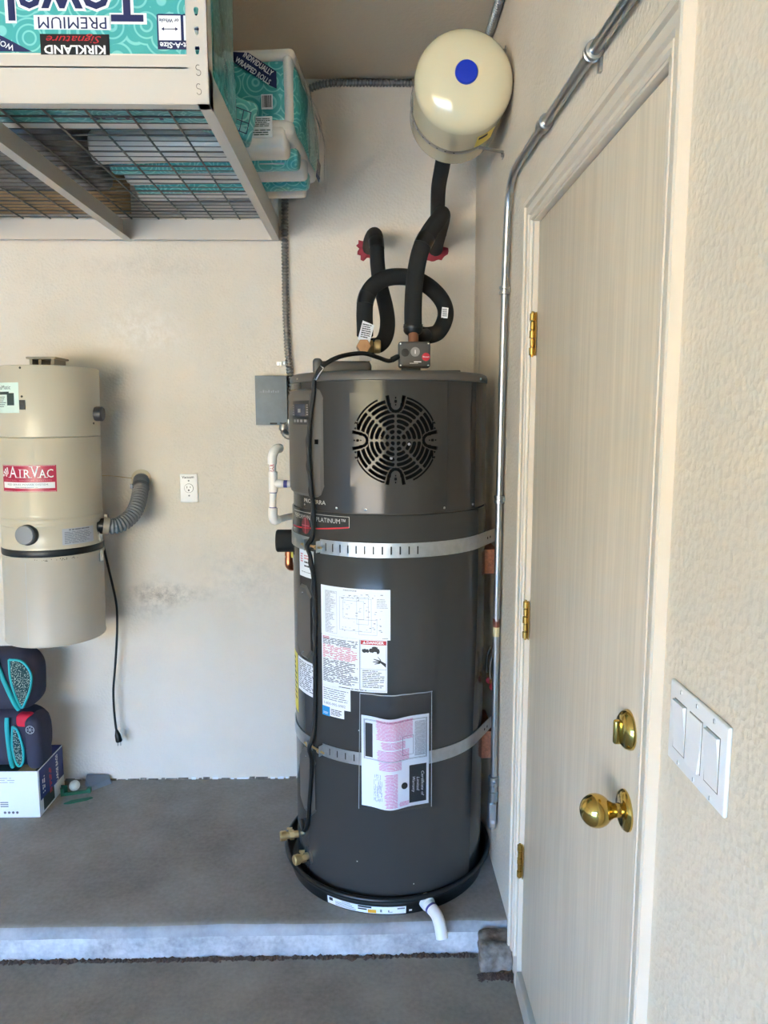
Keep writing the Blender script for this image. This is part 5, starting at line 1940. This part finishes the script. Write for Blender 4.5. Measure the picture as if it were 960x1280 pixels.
def post(x0, x1, yf, front, name='post'):
    """L angle post: perforated plate plus a return"""
    mb = MB()
    s_ = -1 if front else 1
    z0, z1 = RZ, CEIL - .002
    holes = []
    z = 2.297
    while z < CEIL - .03:
        holes.append(z); z += .0385
    cells = [z0] + [h - .019 for h in holes] + [holes[-1] + .019, z1]
    cx = (x0 + x1) / 2
    y = yf
    for i in range(len(cells) - 1):
        a, b = cells[i], cells[i + 1]
        h = [q for q in holes if a < q < b]
        if not h:
            mb.add([(x0, y, a), (x1, y, a), (x1, y, b), (x0, y, b)], [(0, 1, 2, 3)])
            continue
        kh = keyhole(cx, h[0])
        n = len(kh)
        out = []
        for (px, pz) in kh:
            d = Vector((px - cx, pz - h[0]))
            ang = d.normalized()
            kx = ((x1 - x0) / 2) / max(1e-6, abs(ang.x)); kz = (b - h[0] if ang.y > 0 else h[0] - a) / max(1e-6, abs(ang.y))
            k = min(kx, kz)
            out.append((cx + ang.x * k, h[0] + ang.y * k))
        V = [(p_[0], y, p_[1]) for p_ in kh] + [(p_[0], y, p_[1]) for p_ in out]
        F = [(j, n + j, n + (j + 1) % n, (j + 1) % n) for j in range(n)]
        # square off the corners
        corners = [(x0, a), (x1, a), (x1, b), (x0, b)]
        o_ = len(V)
        V += [(c_[0], y, c_[1]) for c_ in corners]
        for ci, c_ in enumerate(corners):
            best = None
            for j in range(n):
                p_, q_ = out[j], out[(j + 1) % n]
                onv = (abs(p_[0] - c_[0]) < 1e-6 and abs(q_[1] - c_[1]) < 1e-6) or (abs(q_[0] - c_[0]) < 1e-6 and abs(p_[1] - c_[1]) < 1e-6)
                if onv and abs(p_[0] - q_[0]) > 1e-6 and abs(p_[1] - q_[1]) > 1e-6:
                    best = j
            if best is not None:
                F.append((n + best, o_ + ci, n + (best + 1) % n))
        mb.add(V, F)
    # return flange and thickness
    mb.box((x1 - .002, y, z0), (x1, y - s_ * .042, z1))
    mb.box((x0, y, z0), (x0 + .0004, y - s_ * .002, z1))
    return mb.build(name, M_rack, rack, RO, smooth=0)
p_ = post(-.801, -.755, RYF - .004, True)
mb = MB()
for z in (2.2575, 2.2195):
    pts = []
    for i in range(25):
        t = i / 24
        a = R(60 + 240 * t * 1.0) if t < .5 else R(180 - (t - .5) * 2 * 250 + 0)
        if t < .5:
            a = R(40 + 230 * t * 2)
            pts.append((-.778 + .0042 * math.cos(a), RYF - .0044, z + .0058 + .0050 * math.sin(a)))
        else:
            a = R(90 - 250 * (t - .5) * 2)
            pts.append((-.777 + .0050 * math.cos(a), RYF - .0044, z - .0052 + .0058 * math.sin(a)))
    mb.tube(pts, .0007, 5)
mb.build('knockout_mark', mat('worn edge', (120, 112, 102), rough=.6), p_, RO)
post(-.801, -.755, RYB + .004, False)
post(RL_X, RL_X + .046, RYF - .004, True)
post(RL_X, RL_X + .046, RYB + .004, False)

def beam(a, b, name, flange):
    mb = MB()
    mb.box(a, b)
    mb.box(*flange)
    mb.box((flange[0][0], flange[0][1], 2.262), (flange[1][0], flange[1][1], 2.265)) if name != 'cross_beam' else None
    return mb.build(name, M_rack, rack, RO, smooth=0)
beam((RL_X, RYF, 2.192), (-.758, RYF + .0025, 2.288), 'front_beam', ((RL_X, RYF, 2.190), (-.758, RYF + .026, 2.1925)))
beam((RL_X, RYB - .0025, 2.192), (-.758, RYB, 2.266), 'back_beam', ((RL_X, RYB - .004, 2.190), (-.758, RYB + .015, 2.1925)))
mb = MB()
mb.box((-.7575, RYF, 2.192), (-.755, RYB, 2.264)); mb.box((-.782, RYF, 2.190), (-.755, RYB, 2.1925)); mb.box((-.782, RYF, 2.2615), (-.755, RYB, 2.264))
mb.build('side_beam', M_rack, rack, RO, smooth=0)
mb = MB()
mb.box((RL_X, RYF, 2.192), (RL_X + .0025, RYB, 2.264)); mb.box((RL_X, RYF, 2.190), (RL_X + .026, RYB, 2.1925))
mb.build('side_beam', M_rack, rack, RO, smooth=0)
for x in (-1.345, -1.90):
    mb = MB()
    mb.box((x, RYF + .003, 2.192), (x + .0025, RYB - .003, 2.262)); mb.box((x, RYF + .003, 2.190), (x + .030, RYB - .003, 2.1925))
    mb.build('cross_beam', M_rack, rack, RO, smooth=0)
mb = MB()
k = 0
y = RYF + .03
while y < RYB - .005:
    r_ = .0026 if k % 3 == 0 else .0014
    mb.cyl((RL_X + .005, y, 2.2685), (-.76, y, 2.2685), r_, 6)
    y += .0405; k += 1
x = -.80
while x > RL_X + .02:
    mb.cyl((x, RYF + .004, 2.2645), (x, RYB - .004, 2.2645), .0030, 6)
    x -= .1015
tag(mb.build('wire_deck', M_wire, rack, RO, smooth=60), kind='stuff')

# ------------------------------------------------------------------ paper towel packs and bundles on the rack
DECK = 2.2725
def lumpy(seed, amp, sc, bulge=0):
    def fn(p):
        q = p * sc + Vector((seed * 3.1, seed * 1.7, seed))
        g = noise.noise(q) * amp + noise.noise(q * 2.7) * amp * .4
        return p + p.normalized() * g
    return fn

def pack_front():
    x0, x1, y0, y1, z0, z1 = -2.02, -.762, -1.232, -.868, DECK, 2.66
    o = Vector(((x0 + x1) / 2, (y0 + y1) / 2, z0))
    root = empty('paper_towel_pack', o, 'large teal wrapped paper towel pack lying upside down along the rack front', 'paper towels', 'teal paper towel packs on the ceiling rack')
    mb = MB()
    def fn(p):
        g = noise.noise(p * 9 + Vector((4, 2, 1))) * .004
        q = p + p.normalized() * g
        if p.y < -.15: q.y = p.y
        if q.z < -(z1 - z0) / 2: q.z = -(z1 - z0) / 2
        return q
    mb.rbox(((x0 + x1) / 2, (y0 + y1) / 2, (z0 + z1) / 2), (x1 - x0, y1 - y0, z1 - z0), .03, 4, 0, 16, fn)
    w = mb.build('wrap', M_towel, root, o, smooth=80)
    f = y0 - .0008
    mb = MB(); mb.box((x0 + .03, f, 2.285), (x1 - .02, y0 + .002, 2.3025))
    mb.build('white_band', M_towelw, root, o, smooth=0)
    ux, uz = (-1, 0, 0), (0, 0, -1)
    # black banner
    mb = MB(); mb.box((-1.121, f - .0006, 2.299), (-.973, y0, 2.341))
    b = mb.build('black_banner', mat('banner black', (18, 16, 18), rough=.35), w, o, smooth=0)
    mb = MB(); text_flat(mb, 'KIRKLAND', (-1.047, f - .0012, 2.3105), ux, uz, .0245, .0007, width=.132)
    mb.build('banner_lettering', M_whitep, w, o, smooth=0)
    mb = MB(); text_flat(mb, 'Signature', (-1.047, f - .0012, 2.3305), ux, uz, .021, 0, shear=.35, width=.118)
    mb.build('script_lettering', M_red, w, o, smooth=0)
    mb = MB(); mb.box((-1.132, f - .0006, 2.3500), (-.968, f, 2.3785))
    text_flat(mb, 'Towel', (-1.044, f - .0006, 2.410), ux, uz, .110, .0065, width=.302)
    mb.build('lettering_outline', M_whitep, w, o, smooth=0)
    mb = MB(); text_flat(mb, 'PREMIUM', (-1.050, f - .0013, 2.3645), ux, uz, .034, 0, width=.146)
    text_flat(mb, 'Towel', (-1.044, f - .0013, 2.410), ux, uz, .108, .0022, width=.288)
    mb.build('lettering', M_navyp, w, o, smooth=0)
    # sheet-size panels
    mb = MB()
    for xa, xb in ((-.866, -.818), (-.812, -.770)):
        mb.box((xa, f - .0006, 2.330), (xb, f, 2.380))
    mb.build('size_panel', M_whitep, w, o, smooth=0)
    mb = MB()
    for xa, xb in ((-.866, -.818), (-.812, -.770)):
        mb.box((xa - .003, f - .0009, 2.328), (xa, f, 2.382)); mb.box((xb, f - .0009, 2.328), (xb + .003, f, 2.382))
        mb.box((xa, f - .0009, 2.380), (xb, f, 2.383)); mb.box((xa + .010, f - .0009, 2.352), (xb - .010, f, 2.3535))
        for s_, q in ((1, xa + .006), (-1, xb - .006)):
            mb.add([(q, f - .001, 2.3527), (q + s_ * .006, f - .001, 2.3565), (q + s_ * .006, f - .001, 2.349)], [(0, 1, 2)])
    mb.box((-.869, f - .0009, 2.312), (-.768, f, 2.330))
    text_flat(mb, 'or Whole', (-.843, f - .0010, 2.370), ux, uz, .0105, .0002)
    mb.build('size_lines', M_navyp, w, o, smooth=0)
    mb = MB(); text_flat(mb, 'Select-A-Size', (-.818, f - .0014, 2.3205), ux, uz, .0165, .0004, width=.092)
    mb.build('size_lettering', M_whitep, w, o, smooth=0)
    mb = MB(); mb.prism([(-1.30, 2.305), (-1.140, 2.305), (-1.20, 2.335), (-1.30, 2.375)], (0, f, 0), (1, 0, 0), (0, 0, 1), .0008)
    nb = mb.build('navy_corner', M_navyp, w, o, smooth=0)
    mb = MB(); text_flat(mb, 'WORKS', (-1.205, f - .0015, 2.3225), (-.9, 0, .35), (-.35, 0, -.9), .017, .0003)
    mb.build('corner_lettering', M_whitep, w, o, smooth=0)
    # loose clear end of the wrap past the post
    mb = MB()
    V, F = [], []
    for i in range(9):
        for k in range(13):
            y = -1.215 + .25 * i / 8; z = DECK + .01 + .37 * k / 12
            V.append((x1 - .002 + .012 * (1 + noise.noise(Vector((y * 9, z * 14, 1)))), y, z))
    for i in range(8):
        for k in range(12):
            F.append((i * 13 + k, (i + 1) * 13 + k, (i + 1) * 13 + k + 1, i * 13 + k + 1))
    mb.add(V, F)
    mb.build('loose_film', M_film, root, o, smooth=80)
    # underside lettering seen through the deck
    mb = MB(); text_flat(mb, 'Towel', (-1.02, -1.045, DECK - .0006), (1, 0, 0), (0, -1, 0), .10, .003, width=.30)
    text_flat(mb, 'SELECT', (-1.02, -.968, DECK - .0006), (1, 0, 0), (0, -1, 0), .034, .001, width=.20)
    mb.build('underside_lettering', M_navyp, w, o, smooth=0)
    mb = MB(); mb.box((x0 + .05, -.935, DECK - .0008), (x1 - .05, -.895, DECK + .002)); mb.build('underside_band', M_towelw, root, o, smooth=0)
pack_front()

def pack_side():
    o = Vector((-.86, -.48, DECK))
    root = empty('paper_towel_pack', o, 'teal and white paper towel pack overhanging the rack end with a navy diagonal banner', 'paper towels', 'teal paper towel packs on the ceiling rack')
    root.rotation_euler.z = R(-5)
    S = (.61, .43, .215)
    c = Vector((-.90, -.475, 2.443))
    mb = MB()
    def fn(p):
        g = noise.noise(p * 11 + Vector((1, 5, 2))) * .007
        q = p + p.normalized() * g
        q.x -= max(0, q.z) * .12 * (1 if q.x > 0 else 0)
        return q
    mb.rbox(c, S, .045, 5, 0, 14, fn)
    # white shoulders: top and right shoulder of the wrap
    w = mb.build('wrap', M_towel, root, o, smooth=80)
    yf = c.y - S[1] / 2 - .008
    xr = c.x + S[0] / 2
    mb = MB()
    mb.rbox((c.x, c.y, c.z + S[2] / 2 - .004), (S[0] - .02, S[1] - .0, .038), .018, 4, 0, 8, lumpy(3, .004, 9))
    mb.rbox((c.x, c.y + .002, c.z - S[2] / 2 + .012), (S[0] - .03, S[1] + .012, .055), .022, 4, 0, 8, lumpy(4, .003, 9))
    mb.rbox((xr - .030, c.y - .01, c.z + .01), (.028, S[1] - .012, S[2] - .03), .013, 3, 0, 8, lumpy(6, .003, 9))
    mb.build('white_roll_paper', M_towelw, root, o, smooth=80)
    mb = MB()
    mb.prism([(-.795, 2.553), (-.735, 2.548), (-.655, 2.496), (-.655, 2.450), (-.680, 2.462), (-.772, 2.520)], (0, yf, 0), (1, 0, 0), (0, 0, 1), -.0012)
    nb = mb.build('navy_banner', M_navyp, w, o, smooth=0)
    d = Vector((.80, 0, -.55)).normalized(); u_ = Vector((.55, 0, .80)).normalized()
    mb = MB()
    text_flat(mb, 'INDIVIDUALLY', Vector((-.707, yf - .0018, 2.516)), d, u_, .0205, .0005, width=.098)
    text_flat(mb, 'WRAPPED ROLLS', Vector((-.722, yf - .0018, 2.498)), d, u_, .0205, .0005, width=.118)
    mb.build('banner_lettering', M_whitep, w, o, smooth=0)
    mb = MB(); mb.box((-.700, yf - .0012, 2.395), (-.667, yf, 2.435))
    bc = mb.build('barcode_panel', M_whitep, w, o, smooth=0)
    mb = MB()
    rn = random.Random(2)
    x = -.697
    while x < -.672:
        w_ = rn.choice((.0008, .0015, .0022)); mb.box((x, yf - .0018, 2.400), (x + w_, yf - .001, 2.432)); x += w_ + rn.choice((.0008, .0014))
    mb.build('barcode', M_ink, w, o, smooth=0)
    mb = MB(); mb.rbox((-.712, yf - .006, 2.345), (.088, .004, .058), .0019, 2)
    cp = mb.build('certification_panel', M_whitep, w, o)
    mb = MB()
    fo = (-.712, yf - .0086, 2.345)
    flat_lines(mb, fo, (1, 0, 0), (0, 0, 1), -.016, .040, .000, .024, 5, .45, 0, .2, 71); flat_lines(mb, fo, (1, 0, 0), (0, 0, 1), -.038, .040, -.024, -.006, 3, .45, 0, .3, 72)
    mb.box((-.751, yf - .0086, 2.347), (-.733, yf - .0083, 2.370))
    mb.build('print', mat('olive ink', (62, 84, 72), rough=.5), w, o, smooth=0)
    # rolls along the underside
    for i, (y, m_) in enumerate(((-.655, M_towelw), (-.555, M_towel), (-.455, M_towelw), (-.355, M_towel), (-.275, M_towelw))):
        mb = MB()
        xr_ = (-.630, -.618, -.612, -.622, -.645)[i]
        mb.lathe([(.02, 0), (.043, .004), (.048, .012), (.048, .58), (.043, .588), (.02, .592)], (xr_ - .592, y, DECK + .0485), (1, 0, 0), 22)
        mb.build('paper_roll', m_, root, o, smooth=50)
    mb = MB(); mb.prism([(0, 0), (.075, -.004), (.078, .014), (.004, .020)], (-.735, -.588, DECK + .010), (1, 0, 0), (0, .6, .8), .001)
    mb.build('roll_sticker', M_whitep, root, o, smooth=0)
    # blue count badge on the right end
    mb = MB(); mb.prism([(0, 0), (.06, .0), (.06, .055), (0, .055)], (xr + .003, -.40, 2.302), (0, 1, 0), (.10, 0, 1), .002)
    cb_ = mb.build('count_badge', M_navyp, w, o, smooth=0)
    mb = MB(); text_flat(mb, '160', (xr + .0065, -.37, 2.33), (0, 1, 0), (.10, 0, 1), .034, .0008)
    mb.build('count_lettering', M_whitep, w, o, smooth=0)
    # clear film gathered over the right end
    mb = MB()
    V, F = [], []
    for i in range(15):
        for k in range(15):
            y = c.y - S[1] / 2 + .02 + (S[1] - .02) * i / 14; z = 2.285 + .26 * k / 14
            V.append((xr + .010 + .016 * (.6 + noise.noise(Vector((y * 16, z * 10, 3)))) - max(0, z - 2.44) * .25, y, z))
    for i in range(14):
        for k in range(14):
            F.append((i * 15 + k, (i + 1) * 15 + k, (i + 1) * 15 + k + 1, i * 15 + k + 1))
    mb.add(V, F)
    mb.build('loose_film', M_film, root, o, smooth=80)
pack_side()

def pack_small():
    o = Vector((-.852, -.79, DECK))
    root = empty('paper_towel_pack', o, 'small creased teal pack wedged between the two larger paper towel packs', 'paper towels', 'teal paper towel packs on the ceiling rack')
    rot = Matrix.Rotation(R(16), 3, 'Z') @ Matrix.Rotation(R(14), 3, 'Y')
    c = Vector((-.852, -.790, 2.362))
    mb = MB()
    mb.rbox((0, 0, 0), (.25, .064, .105), .012, 3, 0, 10, lumpy(9, .004, 13))
    xf = lambda p: rot @ p + c
    w = mb.build('wrap', M_towel, root, o, smooth=50, xf=xf)
    f = -.0355
    mb = MB()
    for a, b in (((.057, -.012), (.109, -.010)), ((.057, .018), (.109, .020)), ((.057, -.040), (.109, -.038))):
        mb.box((a[0], f, a[1]), (b[0], f + .001, b[1]))
    for x in (.057, .087, .107):
        mb.box((x, f, -.04), (x + .002, f + .001, .02))
    mb.build('size_lines', M_navyp, w, o, smooth=0, xf=xf)
pack_small()

def bundles():
    for name, x0, x1, y0, y1, z1, m_, lab, cat, seed in (
        ('plastic_bundle', -1.78, -1.27, -.84, -.34, 2.50, M_smoke, 'grey crumpled plastic-wrapped bundle on the middle of the rack deck', 'bundle', 1),
        ('cardboard_box', -1.80, -1.30, -.31, -.07, 2.42, M_cardb, 'low brown cardboard box on the rack deck by the back wall', 'box', 3)):
        mb = MB()
        amp = .012 if m_ is M_smoke else .001
        hz = (z1 - DECK) / 2
        def fn(p):
            q = lumpy(seed, amp, 9)(p)
            q.z = max(q.z, -hz)
            return q
        mb.rbox(((x0 + x1) / 2, (y0 + y1) / 2, (DECK + z1) / 2), (x1 - x0, y1 - y0, z1 - DECK), .03 if amp > .005 else .004, 3, 0, 14, fn)
        ob = mb.build(name, m_, None, ((x0 + x1) / 2, (y0 + y1) / 2, DECK), smooth=60)
        tag(ob, lab, cat)
bundles()

# ------------------------------------------------------------------ things on the ledge by the wall
def carton():
    x0, x1, y0, y1, h = -2.06, -1.682, -.289, -.062, .187
    o = Vector(((x0 + x1) / 2, (y0 + y1) / 2, 0))
    root = empty('carton', o, 'white and blue carton of large bags on the floor under the vacuum', 'box')
    mb = MB(); mb.box((x0, y0, .001), (x1, y1, h), bev=.0015)
    b = mb.build('box', M_boxw, root, o)
    mb = MB(); mb.box((x0 + .002, y0 + .003, h), (x1 - .002, y1 - .002, h + .0008))
    tp = mb.build('top_print', M_boxd, root, o, smooth=0)
    mb = MB(); mb.box((x0 + .002, y0 + .13, h + .0008), (x1 - .002, y1 - .002, h + .0013))
    mb.build('top_blue_band', M_boxb, tp, o, smooth=0)
    mb = MB(); text_flat(mb, 'LARGE', (-1.785, -.105, h + .0018), (1, .05, 0), (-.05, 1, 0), .042, .001, width=.14)
    text_flat(mb, 'Bags', (-1.755, -.140, h + .0018), (1, .05, 0), (-.05, 1, 0), .026, .0005)
    mb.build('top_lettering', M_whitep, tp, o, smooth=0)
    mb = MB(); mb.box((x1 - .0002, y0 + .012, .062), (x1 + .0006, y1 - .003, h - .004))
    sp = mb.build('side_blue_print', M_boxb, root, o, smooth=0)
    mb = MB(); mb.box((x1 - .0002, y0 + .035, .010), (x1 + .0006, y0 + .13, .062))
    mb.build('side_dark_print', M_boxd, root, o, smooth=0)
    mb = MB()
    flat_lines(mb, (x1 + .0011, y0 + .085, 0), (0, 0, 1), (0, -1, 0), .050, .155, -.028, -.006, 2, .7, 0, .1, 85, .3)
    mb.build('side_red_lettering', M_red, sp, o, smooth=0)
    mb = MB()
    text_flat(mb, 'LARGE BAGS', (x1 + .0011, y0 + .165, .12), (0, 0, 1), (0, -1, 0), .026, .0005, width=.11)
    flat_lines(mb, (x1 + .0011, y0 + .03, 0), (0, 0, 1), (0, -1, 0), .08, .16, -.026, 0, 2, .6, 0, .2, 86, .4)
    mb.build('side_lettering', M_whitep, sp, o, smooth=0)
    mb = MB()
    flat_lines(mb, (0, y0 - .0006, 0), (1, 0, 0), (0, 0, 1), -1.95, -1.74, .140, .165, 3, .2, 0, .4, 81)
    for k in range(4):
        mb.lathe([(.0052, 0), (.0052, .0003), (.0040, .0003), (.0040, 0)], (-1.768 - k * .0155, y0 - .0004, .022), (0, -1, 0), 12)
    for k in range(3): mb.box((-1.83, y0 - .0006, .045 + k * .008), (-1.80, y0, .049 + k * .008))
    mb.build('front_print', M_inkg, root, o, smooth=0)
    mb = MB(); mb.box((x1 - .075, y0 + .006, h + .0002), (x1 - .012, y0 + .055, h + .0014)); mb.build('loose_flap', M_cardb, root, o, smooth=0)
carton()

def soft_bag(o, size, lab, ang, variant):
    """padded bag: rounded body, teal piping, mesh side pocket"""
    o = Vector(o)
    root = empty('padded_bag', o, lab, 'bag', 'navy padded bags stacked on the carton')
    root.rotation_euler.z = R(ang)
    sx, sy, sz = size
    c = o + Vector((0, 0, sz / 2))
    def fn(p):
        t = p.z / (sz / 2)
        k = 1 - .10 * t * t
        q = Vector((p.x * k, p.y * (1 - .12 * (p.x / (sx / 2)) ** 2), p.z))
        g = noise.noise(p * 14 + Vector((variant, 0, 0))) * .003
        return q + p.normalized() * g
    mb = MB(); mb.rbox(c, size, min(size) * .42, 6, 0, 8, fn)
    b = mb.build('body', M_navy, root, o, smooth=80)
    yf = o.y - sy / 2
    def face(x, z, d=.0):
        # surface of the front face at local x,z
        xx, zz = x / (sx / 2), (z - sz / 2) / (sz / 2)
        return Vector((o.x + x, yf + .016 * xx * xx + .020 * zz ** 4 + .10 * max(0, abs(xx) - .75) ** 1.5 - d, o.z + z))
    zs = [sz * (.06 + .88 * i / 14) for i in range(15)]
    if variant == 0:
        piping = [[(.02 - .010 * (z / sz - .5) * 8, z) for z in zs]]
        pocket = [(.034, .90), (.080, .86), (.108, .66), (.104, .42), (.082, .18), (.066, .10), (.050, .34), (.038, .62)]
    else:
        piping = [[(.008 + .010 * (1 - z / sz), z) for z in zs]]
        pocket = [(.030, .80), (.048, .72), (.062, .45), (.062, .22), (.048, .08), (.034, .12), (.026, .45)]
    for pp in piping:
        mb = MB(); mb.tube(catmull([face(x, z, .006) for x, z in pp], 3), .0085, 10)
        mb.build('teal_piping', M_teal, root, o, smooth=60)
    pts = [face(x, z * sz, .005) for x, z in pocket]
    cc = sum(pts, Vector()) / len(pts) + Vector((0, -.008, 0))
    loop = catmull(pts + [pts[0]], 5)
    mb = MB()
    n = len(loop)
    mid = [p_.lerp(cc, .5) + Vector((0, -.006, 0)) for p_ in loop]
    V = loop + mid + [cc]
    F = [(i, (i + 1) % n, n + (i + 1) % n, n + i) for i in range(n)] + [(n + i, n + (i + 1) % n, 2 * n) for i in range(n)]
    mb.add(V, F)
    pk = mb.build('mesh_pocket', M_mesh, root, o, smooth=60)
    mb = MB(); mb.tube(loop, .0048, 8)
    mb.build('pocket_binding', M_teal, pk, o, smooth=60)
    return root, o, c, face
soft_bag((-1.80, -.20, .412), (.250, .16, .235), 'navy padded bag with teal piping, uppermost of the stack under the vacuum', 0, 0)
root, o, c, face = soft_bag((-1.795, -.20, .1885), (.255, .17, .222), 'navy padded bag with a red tab and round emblem resting on the carton', 0, 1)
mb = MB(); mb.rbox((o.x + .066, o.y - .055, o.z + .192), (.060, .05, .055), .018, 4, 0, 4, lumpy(2, .003, 20))
mb.build('red_tab', M_redf, root, o, smooth=60)
mb = MB(); mb.rbox((o.x + .105, o.y - .045, o.z + .110), (.060, .12, .205), .028, 5, 0, 6, lumpy(5, .002, 12))
fl = mb.build('end_flap', M_navy, root, o, smooth=60)
mb = MB()
yy = o.y - .1065
cx_, cz_ = o.x + .104, o.z + .172
for r_ in (.0150,):
    ring = [(cx_ + r_ * math.cos(2 * math.pi * i / 20), yy, cz_ + r_ * math.sin(2 * math.pi * i / 20)) for i in range(21)]
    mb.tube(ring, .0013, 6)
for a in (0, 60, 120):
    d = Vector((math.cos(R(a)), 0, math.sin(R(a)))) * .0145
    p0 = Vector((cx_, yy, cz_)); mb.tube([p0 - d, p0 + d], .0008, 5)
mb.build('round_emblem', M_greyl, fl, o)

# small things on the floor
mb = MB()
prof = [(.0215 * math.cos(R(-90 + 180 * i / 16)), .0215 + .0215 * math.sin(R(-90 + 180 * i / 16))) for i in range(17)]
mb.lathe(prof, (-1.632, -.085, .0), (0, 0, 1), 24)
tag(mb.build('golf_ball', M_ball, None, (-1.632, -.085, .0), smooth=80), 'dirty white golf ball beside the carton', 'ball')
mb = MB()
mb.prism([(0, 0), (.085, 0), (.085, .004), (.01, .030), (0, .030)], (-1.52, -.045, 0), (-.90, .1, 0), (0, 0, 1), .045)
mb.prism([(0, 0), (.085, 0), (.085, .006), (0, .012)], (-1.52, -.012, .02), (-.9, .1, 0), (0, 0, 1), .03)
mb2 = MB()
def wedge():
    mb = MB()
    A = [(-1.605, -.045, 0), (-1.560, -.090, 0), (-1.500, -.030, 0), (-1.515, -.008, 0), (-1.610, -.012, 0)]
    Bt = [(-1.603, -.043, .026), (-1.566, -.084, .014), (-1.512, -.030, .022), (-1.517, -.010, .030), (-1.608, -.013, .034)]
    mb.add(A + Bt, [(4, 3, 2, 1, 0), (5, 6, 7, 8, 9)] + [(i, (i + 1) % 5, 5 + (i + 1) % 5, 5 + i) for i in range(5)])
    return mb
tag(wedge().build('rubber_wedge', M_greyw, None, (-1.56, -.04, 0), smooth=0), 'dusty grey rubber wedge on the floor against the back wall', 'wedge')
mb = MB()
mb.prism([(0, 0), (.108, 0), (.108, .010), (.012, .012), (.012, .030), (0, .034)], (-1.672, -.125, .0), (.96, .28, 0), (0, 0, 1), .010)
mb.prism([(0, 0), (.025, 0), (.025, .030), (0, .040)], (-1.674, -.115, .0), (.5, .8, 0), (0, 0, 1), .008)
mb.box((-1.575, -.108, .0), (-1.560, -.092, .020))
tag(mb.build('green_bracket', M_green, None, (-1.63, -.115, 0), smooth=0), 'broken dark green plastic bracket beside the golf ball', 'bracket')
mb = MB()
mb.prism([(0, .002), (.02, -.006), (.085, -.004), (.108, .006), (.10, .014), (.03, .016)], (-1.632, -.196, .001), (.93, .37, 0), (-.37, .93, 0), .004)
tag(mb.build('green_strip', M_green, None, (-1.58, -.18, .001), smooth=0), 'flat green plastic strip lying on the floor', 'strip')

# fine print too small to pick apart stays joined
for ob in bpy.data.objects:
    if ob.type == 'MESH' and ob.parent and any(ob.name.startswith(q) for q in ('print', 'red_print', 'buttons', 'front_print', 'picture', 'size_lines', 'chipped_paint', 'band_hole', 'white_print')):
        ob['kind'] = 'stuff'
